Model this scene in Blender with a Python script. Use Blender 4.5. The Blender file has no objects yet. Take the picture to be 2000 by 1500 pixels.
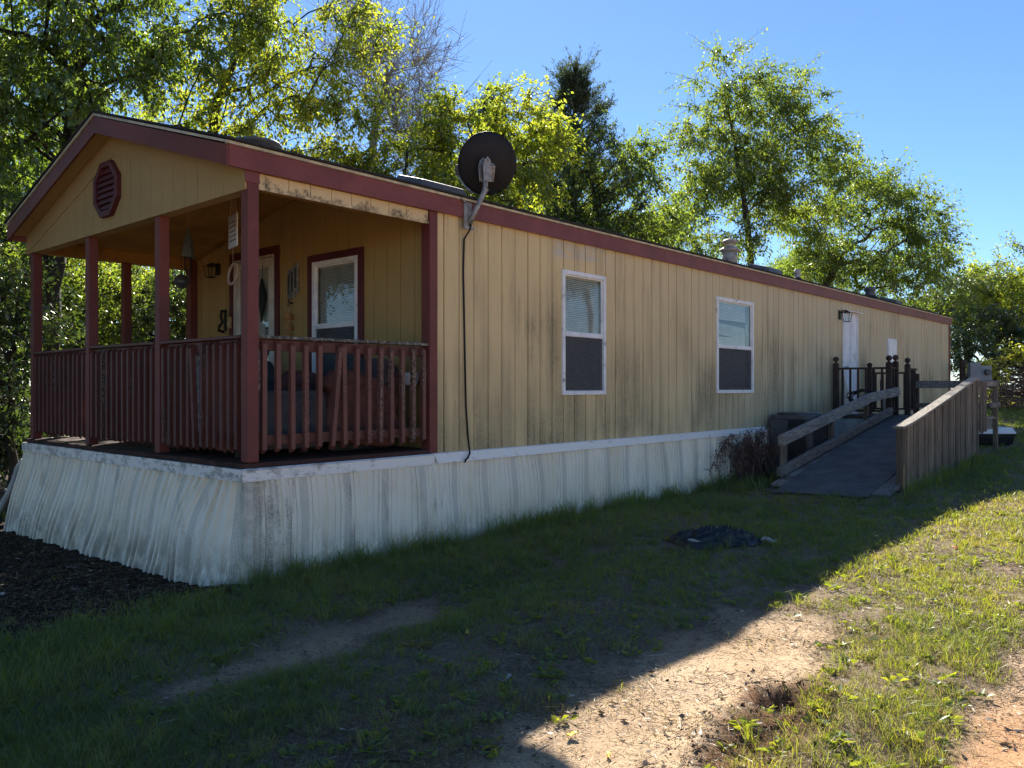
import bpy, bmesh, math, random
import numpy as np
from mathutils import Vector, Matrix
R = math.radians
SC = bpy.context.scene
COL = SC.collection

# ---------------------------------------------------------------- camera, sky, sun, exposure
CAM = Vector((-3.30, -5.56, 1.48))
AX = Vector((0.750, 0.661, 0.0)).normalized()          # view direction, level
RT = Vector((AX.y, -AX.x, 0.0))                        # to the right of it
cd = bpy.data.cameras.new("camera"); cam = bpy.data.objects.new("camera", cd); COL.objects.link(cam)
cam.location = CAM
cam.rotation_euler = (R(90), 0, -math.atan2(AX.x, AX.y))
cd.sensor_width = 36.0; cd.lens = 28.84; cd.shift_y = 0.0035; cd.clip_start = 0.05; cd.clip_end = 1500
SC.camera = cam
SUN_EL, SUN_AZ = R(36.0), math.atan2(0.712, 0.702)     # azimuth from +Y towards +X
w = bpy.data.worlds.new("World"); SC.world = w; w.use_nodes = True
wn = w.node_tree
sky = wn.nodes.new("ShaderNodeTexSky"); sky.sky_type = 'NISHITA'; sky.sun_disc = False
sky.sun_elevation = SUN_EL; sky.sun_rotation = SUN_AZ
sky.air_density = 1.0; sky.dust_density = 0.06; sky.ozone_density = 8.0; sky.altitude = 300
wn.links.new(sky.outputs[0], wn.nodes["Background"].inputs[0])
wn.nodes["Background"].inputs[1].default_value = 0.053
sd = bpy.data.lights.new("sun", 'SUN'); so = bpy.data.objects.new("sun", sd); COL.objects.link(so)
sd.energy = 4.4; sd.angle = R(0.53); sd.color = (1.0, 0.93, 0.82)
SDIR = Vector((math.sin(SUN_AZ)*math.cos(SUN_EL), math.cos(SUN_AZ)*math.cos(SUN_EL), math.sin(SUN_EL)))
so.rotation_euler = (-SDIR).to_track_quat('-Z', 'Y').to_euler(); so.location = (8, 6, 12)
SC.view_settings.view_transform = 'Standard'; SC.view_settings.look = 'None'
SC.view_settings.exposure = 1.7; SC.view_settings.gamma = 1.0
SC.render.engine = 'CYCLES'
SC.cycles.max_bounces = 8; SC.cycles.transparent_max_bounces = 12
try: SC.cycles.use_denoising = True; SC.cycles.denoising_prefilter = "NONE"
except Exception: pass

def place(px, f):
    """ground position seen in photo column px at distance f along the view axis"""
    r = (px-1000)/1602*f
    p = CAM + RT*r + AX*f
    return p.x, p.y

# ---------------------------------------------------------------- noise and ground height (numpy)
def _h(ix, iy, s):
    n = (ix.astype(np.int64)*374761393 + iy.astype(np.int64)*668265263 + s*1274126177) & 0x7fffffff
    n = ((n ^ (n >> 13))*1274126177) & 0x7fffffff
    return ((n ^ (n >> 16)) & 0xffffff)/16777215.0
def vnoise(x, y, s=0):
    x = np.asarray(x, float); y = np.asarray(y, float)
    ix = np.floor(x); iy = np.floor(y); fx = x-ix; fy = y-iy
    fx = fx*fx*(3-2*fx); fy = fy*fy*(3-2*fy)
    a = _h(ix, iy, s); b = _h(ix+1, iy, s); c = _h(ix, iy+1, s); d = _h(ix+1, iy+1, s)
    return (a*(1-fx)+b*fx)*(1-fy) + (c*(1-fx)+d*fx)*fy
def fbm(x, y, s=0, o=4):
    t = 0; a = .5
    for k in range(o):
        t = t + a*vnoise(np.asarray(x)*2**k+k*17.3, np.asarray(y)*2**k-k*9.1, s+k); a *= .5
    return t/(1-.5**o)
def sstep(a, b, x):
    t = np.clip((np.asarray(x, float)-a)/(b-a), 0, 1); return t*t*(3-2*t)
def gz(x, y):
    """height of the ground"""
    x = np.asarray(x, float); y = np.asarray(y, float)
    z = 0.012*np.clip(x, -8, 7) + 0.040*np.clip(x-7, 0, 24)
    z = z - 0.03*np.clip(y, 0, 5)*sstep(1, -1, x)
    far = sstep(40, 16, np.hypot(x-4, y))
    z = z + (fbm(x*.5, y*.5, 3)-.5)*.10*far*sstep(1.5, 3.5, np.hypot(x, y)*.6+1)
    z = z + (fbm(x*3, y*3, 5, 3)-.5)*.035*far
    # wheel tracks along the drive
    for yc, dep, wd in ((-1.5, .045, .28), (-3.55, .03, .4), (-4.95, .035, .4)):
        z = z - dep*np.exp(-((y-yc-.12*np.sin(x*.9))/wd)**2)*far*sstep(3.5, 1.0, x)
    z = z + .035*np.exp(-((y+4.28)/.3)**2)*sstep(3, .5, x)*sstep(-1.5, .2, x)
    # torn hole with loose soil
    for hx, hy, hd, hr in ((.40, -4.00, .11, .09), (.10, -4.08, .05, .15), (-.24, -4.1, .045, .13)):
        q = np.hypot((x-hx)/1.4, y-hy+.08*(fbm(x*9, y*9, 8, 2)-.5))
        z = z - hd*np.exp(-(q/hr)**2) + .4*hd*np.exp(-((q-1.9*hr)/(.6*hr))**2)
    return z
def g1(x, y): return float(gz(np.array([x]), np.array([y]))[0])

# ---------------------------------------------------------------- material helper
class G:
    def __init__(s, name, rough=.7, spec=.3):
        s.m = bpy.data.materials.new(name); s.m.use_nodes = True; s.nt = s.m.node_tree
        s.b = s.nt.nodes["Principled BSDF"]; s.out = s.nt.nodes["Material Output"]
        s.b.inputs["Roughness"].default_value = rough
        s.b.inputs["Specular IOR Level"].default_value = spec
        s._p = None
    def put(s, inp, v):
        if isinstance(v, bpy.types.NodeSocket): s.nt.links.new(v, inp)
        elif isinstance(v, (tuple, list)):
            n = len(inp.default_value); inp.default_value = (tuple(v)+(1.0,))[:n] if n == 4 else tuple(v)[:n]
        else: inp.default_value = v
    def P(s):
        if s._p is None: s._p = s.nt.nodes.new("ShaderNodeNewGeometry").outputs["Position"]
        return s._p
    def obj(s): return s.nt.nodes.new("ShaderNodeTexCoord").outputs["Object"]
    def uv(s): return s.nt.nodes.new("ShaderNodeTexCoord").outputs["UV"]
    def attr(s, name): 
        n = s.nt.nodes.new("ShaderNodeAttribute"); n.attribute_name = name; return n.outputs["Fac"]
    def rnd(s): return s.nt.nodes.new("ShaderNodeObjectInfo").outputs["Random"]
    def mul(s, v, k):
        n = s.nt.nodes.new("ShaderNodeVectorMath"); n.operation = 'MULTIPLY'; s.put(n.inputs[0], v); n.inputs[1].default_value = k; return n.outputs[0]
    def noise(s, v, sc, det=4, ro=.55, dist=0):
        n = s.nt.nodes.new("ShaderNodeTexNoise"); s.put(n.inputs["Vector"], v)
        n.inputs["Scale"].default_value = sc; n.inputs["Detail"].default_value = det
        n.inputs["Roughness"].default_value = ro; n.inputs["Distortion"].default_value = dist
        return n.outputs[0]
    def voro(s, v, sc, out="Distance", feat='F1'):
        n = s.nt.nodes.new("ShaderNodeTexVoronoi"); n.feature = feat; s.put(n.inputs["Vector"], v); n.inputs["Scale"].default_value = sc; return n.outputs[out]
    def mth(s, op, a, b=0.0, clamp=False):
        n = s.nt.nodes.new("ShaderNodeMath"); n.operation = op; n.use_clamp = clamp
        s.put(n.inputs[0], a); s.put(n.inputs[1], b); return n.outputs[0]
    def ramp(s, f, a, b, lo=0.0, hi=1.0):
        n = s.nt.nodes.new("ShaderNodeMapRange"); n.interpolation_type = 'SMOOTHSTEP'
        s.put(n.inputs["Value"], f)
        for k, v in (("From Min", a), ("From Max", b), ("To Min", lo), ("To Max", hi)): n.inputs[k].default_value = v
        return n.outputs[0]
    def cramp(s, f, stops):
        n = s.nt.nodes.new("ShaderNodeValToRGB"); e = n.color_ramp.elements
        while len(e) < len(stops): e.new(.5)
        for k, (p, c) in enumerate(stops): e[k].position = p; e[k].color = (*c, 1)
        s.put(n.inputs[0], f); return n.outputs[0]
    def mix(s, f, a, b, mode='MIX'):
        n = s.nt.nodes.new("ShaderNodeMix"); n.data_type = 'RGBA'; n.blend_type = mode
        s.put(n.inputs[0], f); s.put(n.inputs[6], a); s.put(n.inputs[7], b); return n.outputs[2]
    def sep(s, v):
        n = s.nt.nodes.new("ShaderNodeSeparateXYZ"); s.put(n.inputs[0], v); return n.outputs
    def col(s, c): s.put(s.b.inputs["Base Color"], c); return s
    def rough(s, r): s.put(s.b.inputs["Roughness"], r); return s
    def bump(s, h, st=.3, d=.01):
        n = s.nt.nodes.new("ShaderNodeBump"); n.inputs["Strength"].default_value = st; n.inputs["Distance"].default_value = d
        s.put(n.inputs["Height"], h); s.put(s.b.inputs["Normal"], n.outputs[0]); s.bn = n.outputs[0]; return s

M = {}
def simple(name, c, rough=.7, var=.25, sc=6, bump=.15, bsc=40, metal=0, spec=.3, dirt=0, dirtc=(.05, .045, .03)):
    g = G(name, rough, spec); p = g.P()
    n = g.noise(p, sc, 5, .6)
    dark = tuple(x*(1-var) for x in c); lite = tuple(min(1, x*(1+var*.6)) for x in c)
    cc = g.mix(g.ramp(n, .3, .7), dark, lite)
    if dirt:
        d = g.ramp(g.noise(p, sc*.7, 6, .7), .62-dirt*.25, .75)
        cc = g.mix(g.mth('MULTIPLY', d, .85), cc, dirtc)
    g.col(cc); g.b.inputs["Metallic"].default_value = metal
    g.rough(g.ramp(g.noise(p, sc*2, 3), .3, .7, max(0, rough-.1), min(1, rough+.12)))
    if bump: g.bump(g.noise(p, bsc, 4), bump, .004)
    M[name] = g.m; return g.m

def siding(name, c, mold=.5, x_age_sky=False, grain=True):
    g = G(name, .75, .22); p = g.P()
    base = g.mix(g.ramp(g.noise(p, 1.3, 4), .35, .7), tuple(x*.88 for x in c), c)
    base = g.mix(g.ramp(g.noise(g.mul(p, (40, 40, 2)), 1, 3), .35, .75), base, tuple(x*.93 for x in c))
    if x_age_sky:   # greyer towards the far end: weathering plus sky reflection put into the colour
        xs = g.sep(p)
        age_sky = g.mth('MULTIPLY', g.ramp(xs[0], 2.5, 11), g.ramp(g.noise(g.mul(p, (1.2, 1.2, .5)), 1, 4), .2, .6, .55, 1))
        base = g.mix(age_sky, base, (c[0]*.80, c[1]*.90, c[2]*1.12))
        top = g.mth('MULTIPLY', g.ramp(g.noise(g.mul(p, (3, 3, 9)), 1, 5, .7), .42, .6),
              g.mth('MULTIPLY', g.ramp(xs[2], 2.88, 2.96), g.mth('MULTIPLY', g.ramp(xs[0], 3.6, 3.75), g.ramp(xs[0], 4.9, 4.5))))
        base = g.mix(g.mth('MULTIPLY', top, .7), base, (.52, .5, .46))
    bl = g.noise(g.mul(p, (.9, .9, .8)), 1, 3, .5)
    spk = g.noise(g.mul(p, (70, 70, 22)), 1, 4, .72)
    zz = g.sep(p)[2]
    low = g.ramp(zz, 3.0, 1.0, .0, .13)
    soft = g.mth('ADD', g.noise(g.mul(p, (4.5, 4.5, .45)), 1, 5, .6), g.mth('ADD', g.mth('MULTIPLY', g.mth('SUBTRACT', bl, .5), .5), low))
    sm = g.mth('MULTIPLY', g.ramp(soft, .60-.16*mold, .90-.16*mold), g.ramp(spk, .2, .7, .55, 1))
    base = g.mix(g.mth('MULTIPLY', sm, .72), base, tuple(x*.45+.03 for x in c))
    st = g.noise(g.mul(p, (13, 13, .8)), 1, 7, .70)
    s = g.mth('ADD', g.mth('ADD', st, g.mth('MULTIPLY', g.mth('SUBTRACT', bl, .5), .8)), low)
    msk = g.mth('MULTIPLY', g.ramp(s, .70-.17*mold, 1.04-.17*mold), g.ramp(spk, .30, .66, .12, 1))
    base = g.mix(g.mth('MULTIPLY', msk, .85), base, (.105, .095, .058))
    g.col(base)
    g.rough(g.mth('ADD', g.mth('MULTIPLY', spk, .2), .6))
    g.bump(g.mth('ADD', g.noise(g.mul(p, (90, 90, 5)), 1, 4, .6), g.mth('MULTIPLY', g.noise(p, 160, 2), .4)), .35, .004)
    M[name] = g.m
siding("siding", (.735, .555, .285), .85, True)
siding("porch_siding", (.45, .30, .11), .30)  # kept darker than the wall siding: porch shade held in the colour
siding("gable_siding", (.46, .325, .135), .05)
def header():
    g = G("header_paint", .7, .25); p = g.P()
    zz = g.sep(p)[2]
    m = g.mth('ADD', g.noise(p, 5, 5, .7), g.ramp(zz, 3.10, 3.0, -.05, .10))
    m = g.ramp(m, .52, .66)
    m = g.mth('MULTIPLY', m, g.ramp(g.noise(p, 60, 3, .7), .3, .6, .2, 1))
    g.col(g.mix(g.mth('MULTIPLY', m, .85), (.66, .50, .27), (.06, .05, .034))); g.bump(g.noise(p, 80, 3), .3, .004)
    M["header_paint"] = g.m
header()
def red(name, c, wear=.0, wearc=(.30, .25, .19), wood=True):
    g = G(name, .55, .35); p = g.P()
    b = g.mix(g.ramp(g.noise(p, 2.2, 4), .3, .7), tuple(x*.8 for x in c), tuple(x*1.12 for x in c))
    gr = g.noise(g.mul(p, (30, 30, 30)), 1, 6, .65)
    b = g.mix(g.ramp(gr, .45, .75, 0, .35), b, tuple(x*.5 for x in c))
    if wear:
        wm = g.ramp(g.mth('ADD', g.mth('ADD', g.noise(g.mul(p, (60, 60, 3)), 1, 6, .70), g.mth('MULTIPLY', g.noise(p, 1.7, 2), .35)), g.mth('MULTIPLY', g.mth('SUBTRACT', g.rnd(), .5), .30)), .86-wear*.3, .97-wear*.3)
        b = g.mix(wm, b, g.mix(g.ramp(g.noise(p, 45, 3), .4, .6), wearc, (.035, .03, .025)))
        g.rough(g.mth('ADD', g.mth('MULTIPLY', wm, .3), .52))
    g.col(b); g.bump(g.noise(g.mul(p, (60, 60, 14)), 1, 5, .65), .35, .004)
    M[name] = g.m
red("red_trim", (.165, .042, .032))
red("red_fascia", (.205, .058, .050), .12, (.24, .15, .13))
red("rail_paint", (.115, .037, .027), .18, (.20, .12, .085))
red("rail_worn", (.17, .062, .046), .30, (.25, .17, .12))
red("dark_trim", (.10, .018, .020))
def cap_rail():
    g = G("mouldy_cap", .85, .2); p = g.P()
    m = g.noise(p, 26, 6, .75)
    g.col(g.cramp(m, [(.36, (.03, .026, .022)), (.5, (.12, .105, .085)), (.62, (.36, .33, .28))])); g.bump(m, .6, .006)
    M["mouldy_cap"] = g.m
cap_rail()
def skirt():
    g = G("skirting", .42, .4); p = g.P(); uv = g.sep(g.uv())
    u, v = uv[0], uv[1]
    b = g.mix(g.ramp(g.noise(p, 1.6, 4), .3, .7), (.86, .755, .57), (.94, .86, .70))
    # green-black algae runs and rusty tan dirt
    st = g.noise(g.mul(p, (9, 9, 1.6)), 1, 6, .7)
    bl = g.noise(g.mul(p, (1.7, 1.7, 1.2)), 1, 2)
    xs = g.sep(p)
    cx = g.mth('SUBTRACT', 1.0, g.ramp(g.mth('ABSOLUTE', g.mth('SUBTRACT', g.mth('SUBTRACT', xs[0], g.mth('MULTIPLY', xs[1], 1.2)), .20)), .0, .55))
    k = g.mth('ADD', st, g.mth('ADD', g.mth('MULTIPLY', g.mth('SUBTRACT', bl, .5), .5), g.mth('MULTIPLY', cx, .20)))
    msk = g.mth('MULTIPLY', g.ramp(k, .57, .82), g.ramp(g.noise(p, 55, 4, .75), .35, .6, .25, 1))
    b = g.mix(g.mth('MULTIPLY', msk, .75), b, (.14, .13, .085))
    tan = g.ramp(g.noise(g.mul(p, (5, 5, 2)), 1, 5, .7), .52, .75)
    b = g.mix(g.mth('MULTIPLY', tan, .45), b, (.52, .40, .24))
    low = g.mth('MULTIPLY', g.ramp(v, .42, .02), g.ramp(g.noise(g.mul(p, (9, 9, 4)), 1, 5, .7), .34, .58))
    b = g.mix(g.mth('MULTIPLY', low, .6), b, (.20, .15, .10))
    # perforated vent strip: real little holes would be under a pixel, so printed as dark dots
    in1 = g.mth('MULTIPLY', g.mth('GREATER_THAN', u, .035), g.mth('LESS_THAN', u, .115))
    a = g.mth('MULTIPLY', g.mth('ADD', u, v), 330.0); c = g.mth('MULTIPLY', g.mth('SUBTRACT', u, v), 330.0)
    dots = g.ramp(g.mth('MULTIPLY', g.mth('SINE', a), g.mth('SINE', c)), .05, .35)
    b = g.mix(g.mth('MULTIPLY', g.mth('MULTIPLY', in1, dots), .72), b, (.10, .09, .07))
    g.col(b); g.rough(g.ramp(g.noise(p, 5, 3), .3, .7, .38, .6)); g.bump(g.noise(p, 14, 3), .05, .01)
    M["skirting"] = g.m
skirt()
def white_strip():
    g = G("white_strip", .35, .45); p = g.P()
    m = g.ramp(g.mth('ADD', g.noise(g.mul(p, (7, 7, 14)), 1, 6, .72), g.mth('MULTIPLY', g.ramp(g.sep(p)[0], 1.8, .2), .10)), .56, .70)
    m = g.mth('MULTIPLY', m, g.ramp(g.noise(p, 70, 3, .7), .3, .6, .3, 1))
    g.col(g.mix(g.mth('MULTIPLY', m, .75), (.88, .84, .78), (.17, .155, .12))); g.bump(g.noise(p, 20, 3), .1, .006)
    M["white_strip"] = g.m
white_strip()
def wood(name, c, d, gdir=(4, 4, 40), bmp=.45):
    g = G(name, .82, .2); p = g.P()
    gr = g.noise(g.mul(p, gdir), 1, 7, .68, .4)
    b = g.cramp(gr, [(.30, d), (.52, c), (.72, tuple(min(1, x*1.45) for x in c))])
    b = g.mix(g.ramp(g.noise(p, 3, 4), .4, .7, 0, .6), b, tuple(x*.55 for x in c))
    b = g.mix(g.mth('MULTIPLY', g.rnd(), .6), b, d)
    g.col(b); g.bump(gr, bmp, .005); M[name] = g.m
wood("grey_wood", (.34, .305, .26), (.05, .042, .034), (5, 40, 40))
wood("picket_wood", (.25, .195, .14), (.035, .027, .020), (45, 45, 3))
wood("dark_wood", (.085, .058, .046), (.02, .015, .013), (45, 45, 4))
wood("fresh_wood", (.42, .26, .12), (.16, .10, .05), (45, 45, 4))
wood("deck_wood", (.09, .045, .035), (.02, .014, .012), (30, 5, 30))
wood("bark", (.085, .068, .052), (.022, .018, .014), (22, 22, 5), .9)
wood("bark_dark", (.045, .038, .030), (.014, .012, .010), (22, 22, 5), .9)
wood("bark_grey", (.46, .42, .37), (.20, .18, .16), (26, 26, 6), .8)
wood("dead_stem", (.17, .105, .085), (.03, .02, .018), (30, 30, 6), .5)
wood("brush_stick", (.27, .20, .16), (.09, .065, .05), (20, 20, 8), .5)
simple("white_frame", (.80, .80, .79), .4, .12, 9, .1, dirt=.25)
simple("off_white", (.62, .58, .48), .5, .2, 7)
simple("white_door", (.72, .74, .78), .45, .18, 3, .1, dirt=.3, dirtc=(.25, .24, .22))
simple("cream_edge", (.56, .53, .40), .5, .3, 8)
simple("shingle", (.035, .035, .036), .95, .5, 30, .6, 90)
simple("metal_grey", (.36, .36, .35), .45, .25, 9, .15, metal=.6)
simple("vent_plastic", (.12, .12, .12), .5, .3, 7, dirt=.3)
simple("flue_paint", (.40, .36, .30), .55, .3, 9, dirt=.3)
simple("dish_black", (.012, .012, .014), .62, .3, 4, .05)
simple("galv", (.32, .31, .29), .5, .35, 22, .2, metal=.35, dirt=.3)
simple("rubber", (.008, .008, .009), .5, .2, 8, .1)
simple("black_iron", (.012, .012, .012), .45, .3, 12)
simple("ac_body", (.095, .092, .09), .5, .25, 5, .1)
simple("ac_top", (.09, .093, .10), .32, .2, 5, .05, metal=.5)
simple("ac_coil", (.035, .020, .021), .6, .3, 20)
simple("deck_skirt", (.40, .43, .42), .6, .25, 5, dirt=.2)
simple("ceiling_paint", (.36, .20, .05), .7, .3, 2.5, dirt=.35, dirtc=(.05, .03, .012))
simple("room_dark", (.045, .042, .04), .9, .3, 3, 0)
simple("grey_cloth", (.085, .083, .085), .92, .3, 8, .5, 220, spec=.1)
simple("brown_cloth", (.16, .072, .058), .9, .3, 7, .5, 200, spec=.1)
simple("slate_cloth", (.10, .085, .086), .92, .3, 7, .5, 200, spec=.1)
simple("terracotta", (.42, .21, .07), .7, .25, 20)
simple("sign_white", (.58, .60, .60), .6, .15, 6, .05)
simple("sign_ink", (.06, .06, .06), .7, .2, 20, 0)
simple("driftwood", (.26, .25, .22), .8, .45, 18, .4)
simple("teal_grey", (.13, .17, .17), .5, .3, 14)
simple("glass_ball", (.07, .09, .11), .15, .3, 9, 0, spec=.6)
simple("rope_white", (.55, .45, .38), .8, .2, 30)
simple("pale_pipe", (.42, .40, .36), .6, .2, 6)
simple("meter_grey", (.23, .25, .27), .45, .15, 5, .05)
simple("cooler_white", (.75, .75, .73), .4, .1, 5, .05)
simple("concrete", (.42, .40, .37), .9, .3, 8, .5, 60)
simple("leaf_yellow", (.75, .52, .03), .6, .15, 20)
simple("leaf_red", (.40, .10, .03), .6, .2, 20)
simple("leaf_brown", (.19, .11, .055), .75, .4, 15)
simple("paper", (.36, .345, .32), .8, .4, 14)
simple("clod", (.15, .088, .052), .95, .45, 14, .8, 60, spec=.1)
simple("bells_gold", (.42, .30, .12), .5, .2, 20)
def floral():
    g = G("floral_cloth", .92, .1); p = g.P()
    v = g.voro(p, 16, "Distance"); n = g.noise(p, 22, 4, .7, 1.2)
    b = g.cramp(n, [(.40, (.10, .105, .10)), (.5, (.34, .33, .31)), (.6, (.44, .43, .42))])
    b = g.mix(g.ramp(v, .12, .2, .75, 0), b, (.13, .15, .19))
    g.col(b); g.bump(n, .3, .004); M["floral_cloth"] = g.m
floral()
def matcarpet():
    g = G("ramp_carpet", .95, .1); p = g.P()
    xs = g.sep(p)
    rib = g.mth('SINE', g.mth('MULTIPLY', g.mth('ADD', xs[0], g.mth('MULTIPLY', g.noise(p, 2, 2), .06)), 100.0))
    b = g.mix(g.ramp(g.noise(p, 3, 5, .65), .35, .7), (.085, .082, .082), (.14, .135, .13))
    b = g.mix(g.ramp(rib, -.4, .8, 0, .35), b, (.17, .165, .16))
    b = g.mix(g.ramp(g.noise(p, 38, 4, .75), .62, .72, 0, .5), b, (.16, .13, .10))
    g.col(b); g.bump(rib, .35, .006); M["ramp_carpet"] = g.m
matcarpet()
def bag():
    g = G("bag_plastic", .28, .5); p = g.P()
    g.col(g.mix(g.ramp(g.noise(p, 7, 4), .4, .7), (.008, .008, .010), (.022, .023, .028))); g.bump(g.noise(p, 30, 5, .7, 1.0), .5, .02)
    M["bag_plastic"] = g.m
bag()
def glass(name, tint=(.9, .93, .93), dark=.0):
    g = G(name, .03, .5); nt = g.nt
    gl = nt.nodes.new("ShaderNodeBsdfGlossy"); gl.inputs["Roughness"].default_value = .02
    tr = nt.nodes.new("ShaderNodeBsdfTransparent"); tr.inputs[0].default_value = (*tint, 1)
    lw_ = nt.nodes.new("ShaderNodeLayerWeight"); lw_.inputs[0].default_value = .5
    bp = nt.nodes.new("ShaderNodeBump"); bp.inputs["Strength"].default_value = .02; bp.inputs["Distance"].default_value = .02
    g.put(bp.inputs["Height"], g.noise(g.P(), 3, 2)); nt.links.new(bp.outputs[0], gl.inputs["Normal"])
    k = g.mth('ADD', g.mth('MULTIPLY', g.mth('POWER', lw_.outputs['Facing'], 4.0), .85), .055, True)
    mx = nt.nodes.new("ShaderNodeMixShader"); g.put(mx.inputs[0], k)
    nt.links.new(tr.outputs[0], mx.inputs[1]); nt.links.new(gl.outputs[0], mx.inputs[2]); nt.links.new(mx.outputs[0], g.out.inputs[0])
    M[name] = g.m
glass("pane_glass")
def screen():
    g = G("insect_screen", .8, .2); nt = g.nt
    tr = nt.nodes.new("ShaderNodeBsdfTransparent"); df = nt.nodes.new("ShaderNodeBsdfDiffuse"); df.inputs[0].default_value = (.11, .11, .115, 1)
    mx = nt.nodes.new("ShaderNodeMixShader"); mx.inputs[0].default_value = .62
    nt.links.new(tr.outputs[0], mx.inputs[1]); nt.links.new(df.outputs[0], mx.inputs[2]); nt.links.new(mx.outputs[0], g.out.inputs[0])
    M["insect_screen"] = g.m
screen()
simple("corner_metal", (.66, .60, .48), .5, .3, 7, .05, dirt=.45, dirtc=(.14, .13, .09))
simple("blind_slat", (.78, .74, .64), .6, .15, 5, .05)
def leafmat(name, stops, tstops, tr=.5, gloss=.05):
    g = G(name); nt = g.nt; v = g.attr("v")
    df = nt.nodes.new("ShaderNodeBsdfDiffuse"); g.put(df.inputs[0], g.cramp(v, stops))
    tl = nt.nodes.new("ShaderNodeBsdfTranslucent"); g.put(tl.inputs[0], g.cramp(v, tstops))
    m1 = nt.nodes.new("ShaderNodeMixShader"); m1.inputs[0].default_value = tr
    nt.links.new(df.outputs[0], m1.inputs[1]); nt.links.new(tl.outputs[0], m1.inputs[2])
    gl = nt.nodes.new("ShaderNodeBsdfGlossy"); gl.inputs["Roughness"].default_value = .38; gl.inputs[0].default_value = (.9, .92, .85, 1)
    m2 = nt.nodes.new("ShaderNodeMixShader"); m2.inputs[0].default_value = gloss
    nt.links.new(m1.outputs[0], m2.inputs[1]); nt.links.new(gl.outputs[0], m2.inputs[2]); nt.links.new(m2.outputs[0], g.out.inputs[0])
    M[name] = g.m
leafmat("leaf_elm", [(0, (.032, .064, .012)), (.6, (.065, .105, .018)), (1, (.14, .155, .03))],
        [(0, (.15, .26, .02)), (.6, (.34, .45, .04)), (1, (.64, .58, .05))], .55, .07)
leafmat("leaf_bright", [(0, (.050, .090, .014)), (.6, (.095, .135, .018)), (1, (.19, .19, .03))],
        [(0, (.27, .40, .03)), (.6, (.50, .58, .04)), (1, (.76, .67, .05))], .62, .06)
leafmat("leaf_dark", [(0, (.018, .040, .010)), (.7, (.040, .070, .016)), (1, (.09, .11, .03))],
        [(0, (.06, .12, .015)), (.7, (.18, .26, .03)), (1, (.50, .48, .05))], .42, .10)
leafmat("leaf_cedar", [(0, (.026, .048, .022)), (.7, (.060, .085, .040)), (1, (.12, .13, .06))],
        [(0, (.06, .10, .02)), (.7, (.16, .20, .05)), (1, (.30, .32, .08))], .35, .05)
leafmat("leaf_dead", [(0, (.08, .042, .030)), (1, (.17, .10, .065))], [(0, (.05, .03, .02)), (1, (.12, .07, .03))], .2, .02)
leafmat("grass_blade", [(0, (.080, .125, .056)), (.55, (.130, .168, .070)), (.75, (.21, .20, .085)), (.88, (.22, .17, .085)), (1, (.30, .235, .14))],
        [(0, (.22, .32, .02)), (.55, (.50, .52, .03)), (.75, (.60, .52, .06)), (.88, (.30, .22, .09)), (1, (.30, .23, .12))], .45, .03)
leafmat("dry_litter", [(0, (.06, .042, .030)), (.4, (.17, .128, .090)), (.8, (.34, .27, .19)), (1, (.50, .44, .36))],
        [(0, (.04, .025, .015)), (1, (.22, .17, .10))], .12, .03)
def groundmat():
    g = G("soil", .95, .12); p = g.P()
    sand = g.mix(g.ramp(g.noise(p, 1.1, 4), .35, .7), (.46, .325, .20), (.54, .40, .26))
    redd = g.mth('MULTIPLY', g.ramp(g.sep(p)[1], -4.3, -5.0), g.ramp(g.noise(p, .8, 3), .35, .6, .35, 1))
    sand = g.mix(redd, sand, (.52, .285, .145))
    n = g.noise(p, 7, 7, .72)
    sand = g.mix(g.ramp(n, .52, .70, 0, .7), sand, (.24, .15, .09))
    fine = g.noise(p, 55, 5, .75)
    sand = g.mix(g.ramp(fine, .52, .66, 0, .6), sand, (.15, .10, .065))
    sand = g.mix(g.ramp(fine, .42, .32, 0, .35), sand, (.62, .50, .37))
    th = g.mix(g.ramp(fine, .35, .65), (.095, .076, .054), (.25, .195, .135))
    c = g.mix(g.attr("cover"), sand, th)
    mul = g.mix(g.ramp(fine, .35, .65), (.018, .014, .011), (.060, .042, .030))
    c = g.mix(g.attr("mulch"), c, mul)
    dug = g.attr("dug")
    c = g.mix(dug, c, g.mix(g.ramp(n, .4, .6), (.085, .046, .026), (.20, .105, .055)))
    g.col(c)
    h = g.mth('ADD', g.mth('MULTIPLY', n, 1.0), g.mth('MULTIPLY', fine, .5))
    g.bump(h, .8, .03); M["soil"] = g.m
groundmat()
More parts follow.
